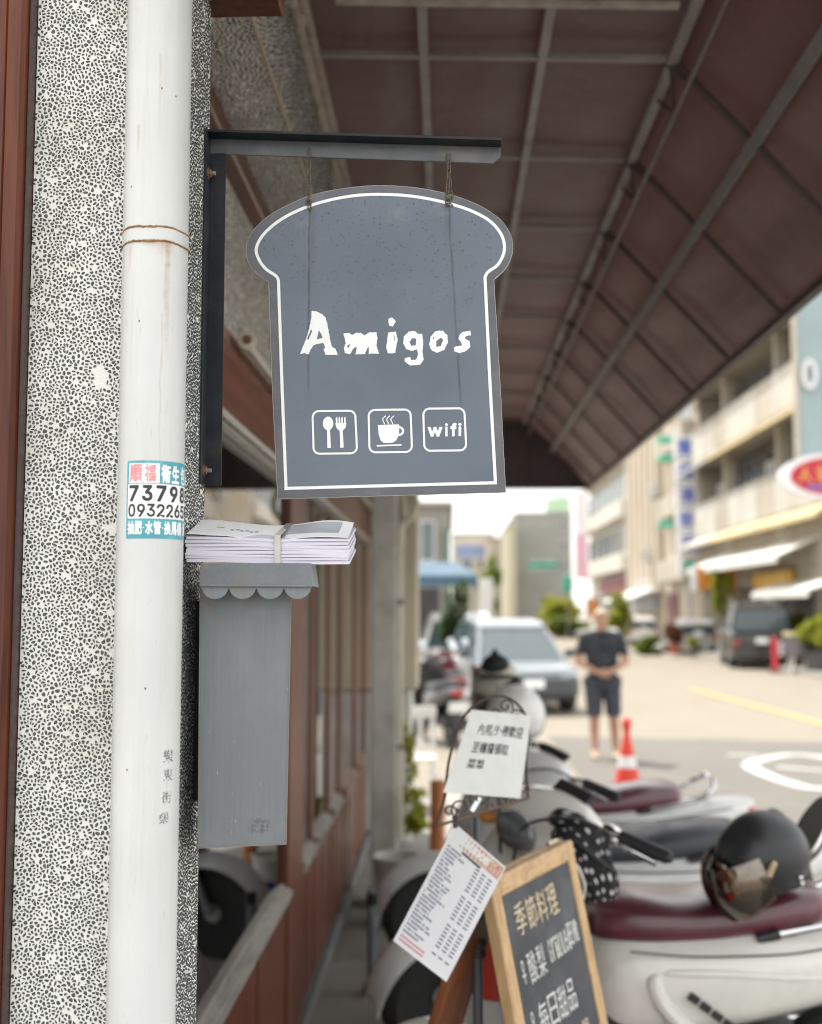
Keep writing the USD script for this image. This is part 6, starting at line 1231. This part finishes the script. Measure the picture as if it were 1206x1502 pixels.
hipL, hipR, knL, knR, anL, anR = W_(-.095, 0, .88), W_(.10, 0, .88), W_(-.10, .03, .49), W_(.125, .02, .49), W_(-.085, -.01, .085), W_(.15, -.02, .085)
shL, shR, elL, elR = W_(-.195, 0, 1.385), W_(.195, 0, 1.385), W_(-.285, .02, 1.12), W_(.285, .02, 1.12)
wrL, wrR = W_(-.075, .20, 1.00), W_(.075, .20, 1.005)
bones = [(hipL, .105, hipR, .105), (W_(0, 0, .93), .125, W_(0, .01, 1.12), .118), (W_(-.07, 0, 1.12), .10, W_(-.09, 0, 1.32), .105), (W_(.07, 0, 1.12), .10, W_(.09, 0, 1.32), .105), (W_(-.09, 0, 1.32), .10, W_(.09, 0, 1.32), .10),
         (shL, .062, W_(-.06, 0, 1.40), .07), (shR, .062, W_(.06, 0, 1.40), .07), (W_(0, -.01, 1.40), .062, W_(0, .01, 1.50), .054),
         (hipL, .092, knL, .058), (knL, .056, W_(-.095, -.02, .33), .056), (W_(-.095, -.02, .33), .056, anL, .036), (hipR, .092, knR, .058), (knR, .056, W_(.14, -.03, .33), .056), (W_(.14, -.03, .33), .056, anR, .036),
         (anL, .036, W_(-.095, .13, .045), .032), (anR, .036, W_(.165, .12, .045), .032), (anL, .036, W_(-.085, -.05, .05), .034), (anR, .036, W_(.15, -.06, .05), .034),
         (shL, .058, elL, .043), (elL, .043, wrL, .028), (shR, .058, elR, .043), (elR, .043, wrR, .028),
         (wrL, .030, W_(-.01, .235, .985), .034), (wrR, .030, W_(.012, .225, .99), .034)]
hd_ = W_(0, .02, 1.615)
bones += [(W_(0, .012, 1.505), .052, W_(0, .055, 1.535), .046), (W_(0, .055, 1.535), .046, W_(0, .02, 1.60), .075), (W_(0, .03, 1.60), .075, W_(0, -.005, 1.64), .083), (W_(0, .02, 1.65), .078, W_(0, -.02, 1.63), .082)]
bones += [(W_(0, .098, 1.61), .010, W_(0, .118, 1.582), .015), (W_(-.082, .005, 1.625), .014, W_(-.084, .0, 1.595), .012), (W_(.082, .005, 1.625), .014, W_(.084, .0, 1.595), .012)]
bm = body_hull(bones, .014, 8)
fingers = []
for i in range(4):                                   # right hand folded over the left
    z = 1.012-.017*i; a = W_(.020, .252-.004*i, z); b = W_(-.022, .268-.003*i, z-.004); c = W_(-.052+.006*(i == 3), .252, z-.008)
    fingers += [(a, .0095, b, .0092), (b, .0092, c, .0080)]
    a2 = W_(-.015, .226, z-.008); b2 = W_(.03, .238, z-.012); c2 = W_(.058-.006*(i == 3), .228, z-.014); fingers += [(a2, .0095, b2, .009), (b2, .009, c2, .008)]
fingers += [(W_(.045, .222, 1.02), .013, W_(.02, .240, 1.035), .011), (W_(.02, .240, 1.035), .011, W_(-.012, .246, 1.036), .009), (W_(-.045, .222, 1.015), .013, W_(-.02, .243, 1.030), .010), (W_(-.02, .243, 1.03), .010, W_(.004, .252, 1.03), .009)]
fm = body_hull(fingers, .006, 3)
man_b = part(man, 'body', [bm, fm], SKIN, smooth=True)
def sub(m, f): q = np.asarray(m.vertices)[m.faces].mean(1); return f(q)
def wear(name, keep, off, mat):
    n_ = np.asarray(bm.vertex_normals); v = np.asarray(bm.vertices); w = meshkit.fbm(v*14, 3, 5)[:, None]
    m = T(v+n_*(off*(.8+.5*w)), np.asarray(bm.faces)[keep(v[bm.faces].mean(1))]); part(man, name, m, mat, smooth=True)
rel = lambda q: q-np.array([mx, my, 0])
up_arm = lambda r: (np.abs(r[:, 0]) > .14) & (r[:, 2] < 1.36)
wear('polo_shirt', lambda q: (lambda r: (r[:, 2] > .885) & (r[:, 2] < 1.475-.12*np.clip(-r[:, 1]-.03, 0, 1)) & ~((np.abs(r[:, 0]) > .175) & (r[:, 2] < 1.205)) & ~((r[:, 1] < -.135) & (r[:, 2] < 1.12)) )(rel(q)), .013, M('dark_polo_cloth', (.020, .022, .030), .9, .2, 14))
wear('shorts', lambda q: (lambda r: (r[:, 2] > .50) & (r[:, 2] < .935) & (np.abs(r[:, 0]) < .24) & ~((r[:, 1] < -.14)))(rel(q)), .026, M('charcoal_shorts_cloth', (.035, .040, .055), .9, .2, 14))
part(man, 'collar', torus(W_(0, .006, 1.462), .068, .016, (0, -.25, 1.0)), M('collar_cloth', (.022, .024, .032), .9, .2, 14))
for s, c in ((-1, anL), (1, anR)): part(man, 'shoe', [ell(c+np.array([s*.008, -.055, -.048]), .048, .135, .036, 3), ell(c+np.array([s*.006, .02, -.02]), .044, .060, .045, 3)], M(f'cream_shoe_{s+1}', (.55, .46, .32), .7, .1, 8))
part(man, 'hair', T((np.asarray(bm.vertices)+np.asarray(bm.vertex_normals)*.006), np.asarray(bm.faces)[(lambda r: (r[:, 2] > 1.655+.9*np.clip(-r[:, 1]-.02, 0, 1)*.5) | ((r[:, 1] > .035) & (r[:, 2] > 1.575)))(rel(np.asarray(bm.vertices)[bm.faces].mean(1)))]), M('short_pale_grey_hair', (.52, .46, .36), .7, .2, 60), smooth=True)
for s in (-1, 1):
    part(man, 'eye', ell(W_(s*.031, .098, 1.628), .012, .006, .007, 2), M(f'eye_{s+1}', (.25, .22, .2), .3, .3, 200)); part(man, 'eyebrow', tube([W_(s*.016, .100, 1.645), W_(s*.034, .099, 1.650), W_(s*.05, .088, 1.645)], .0045, 6), M(f'eyebrow_{s+1}', (.2, .16, .12), .8, .2, 60))
part(man, 'mouth', tube([W_(-.024, .094, 1.552), W_(0, .103, 1.549), W_(.024, .094, 1.552)], .0045, 6), M('lip_skin', (.30, .12, .10), .5, .1, 20))
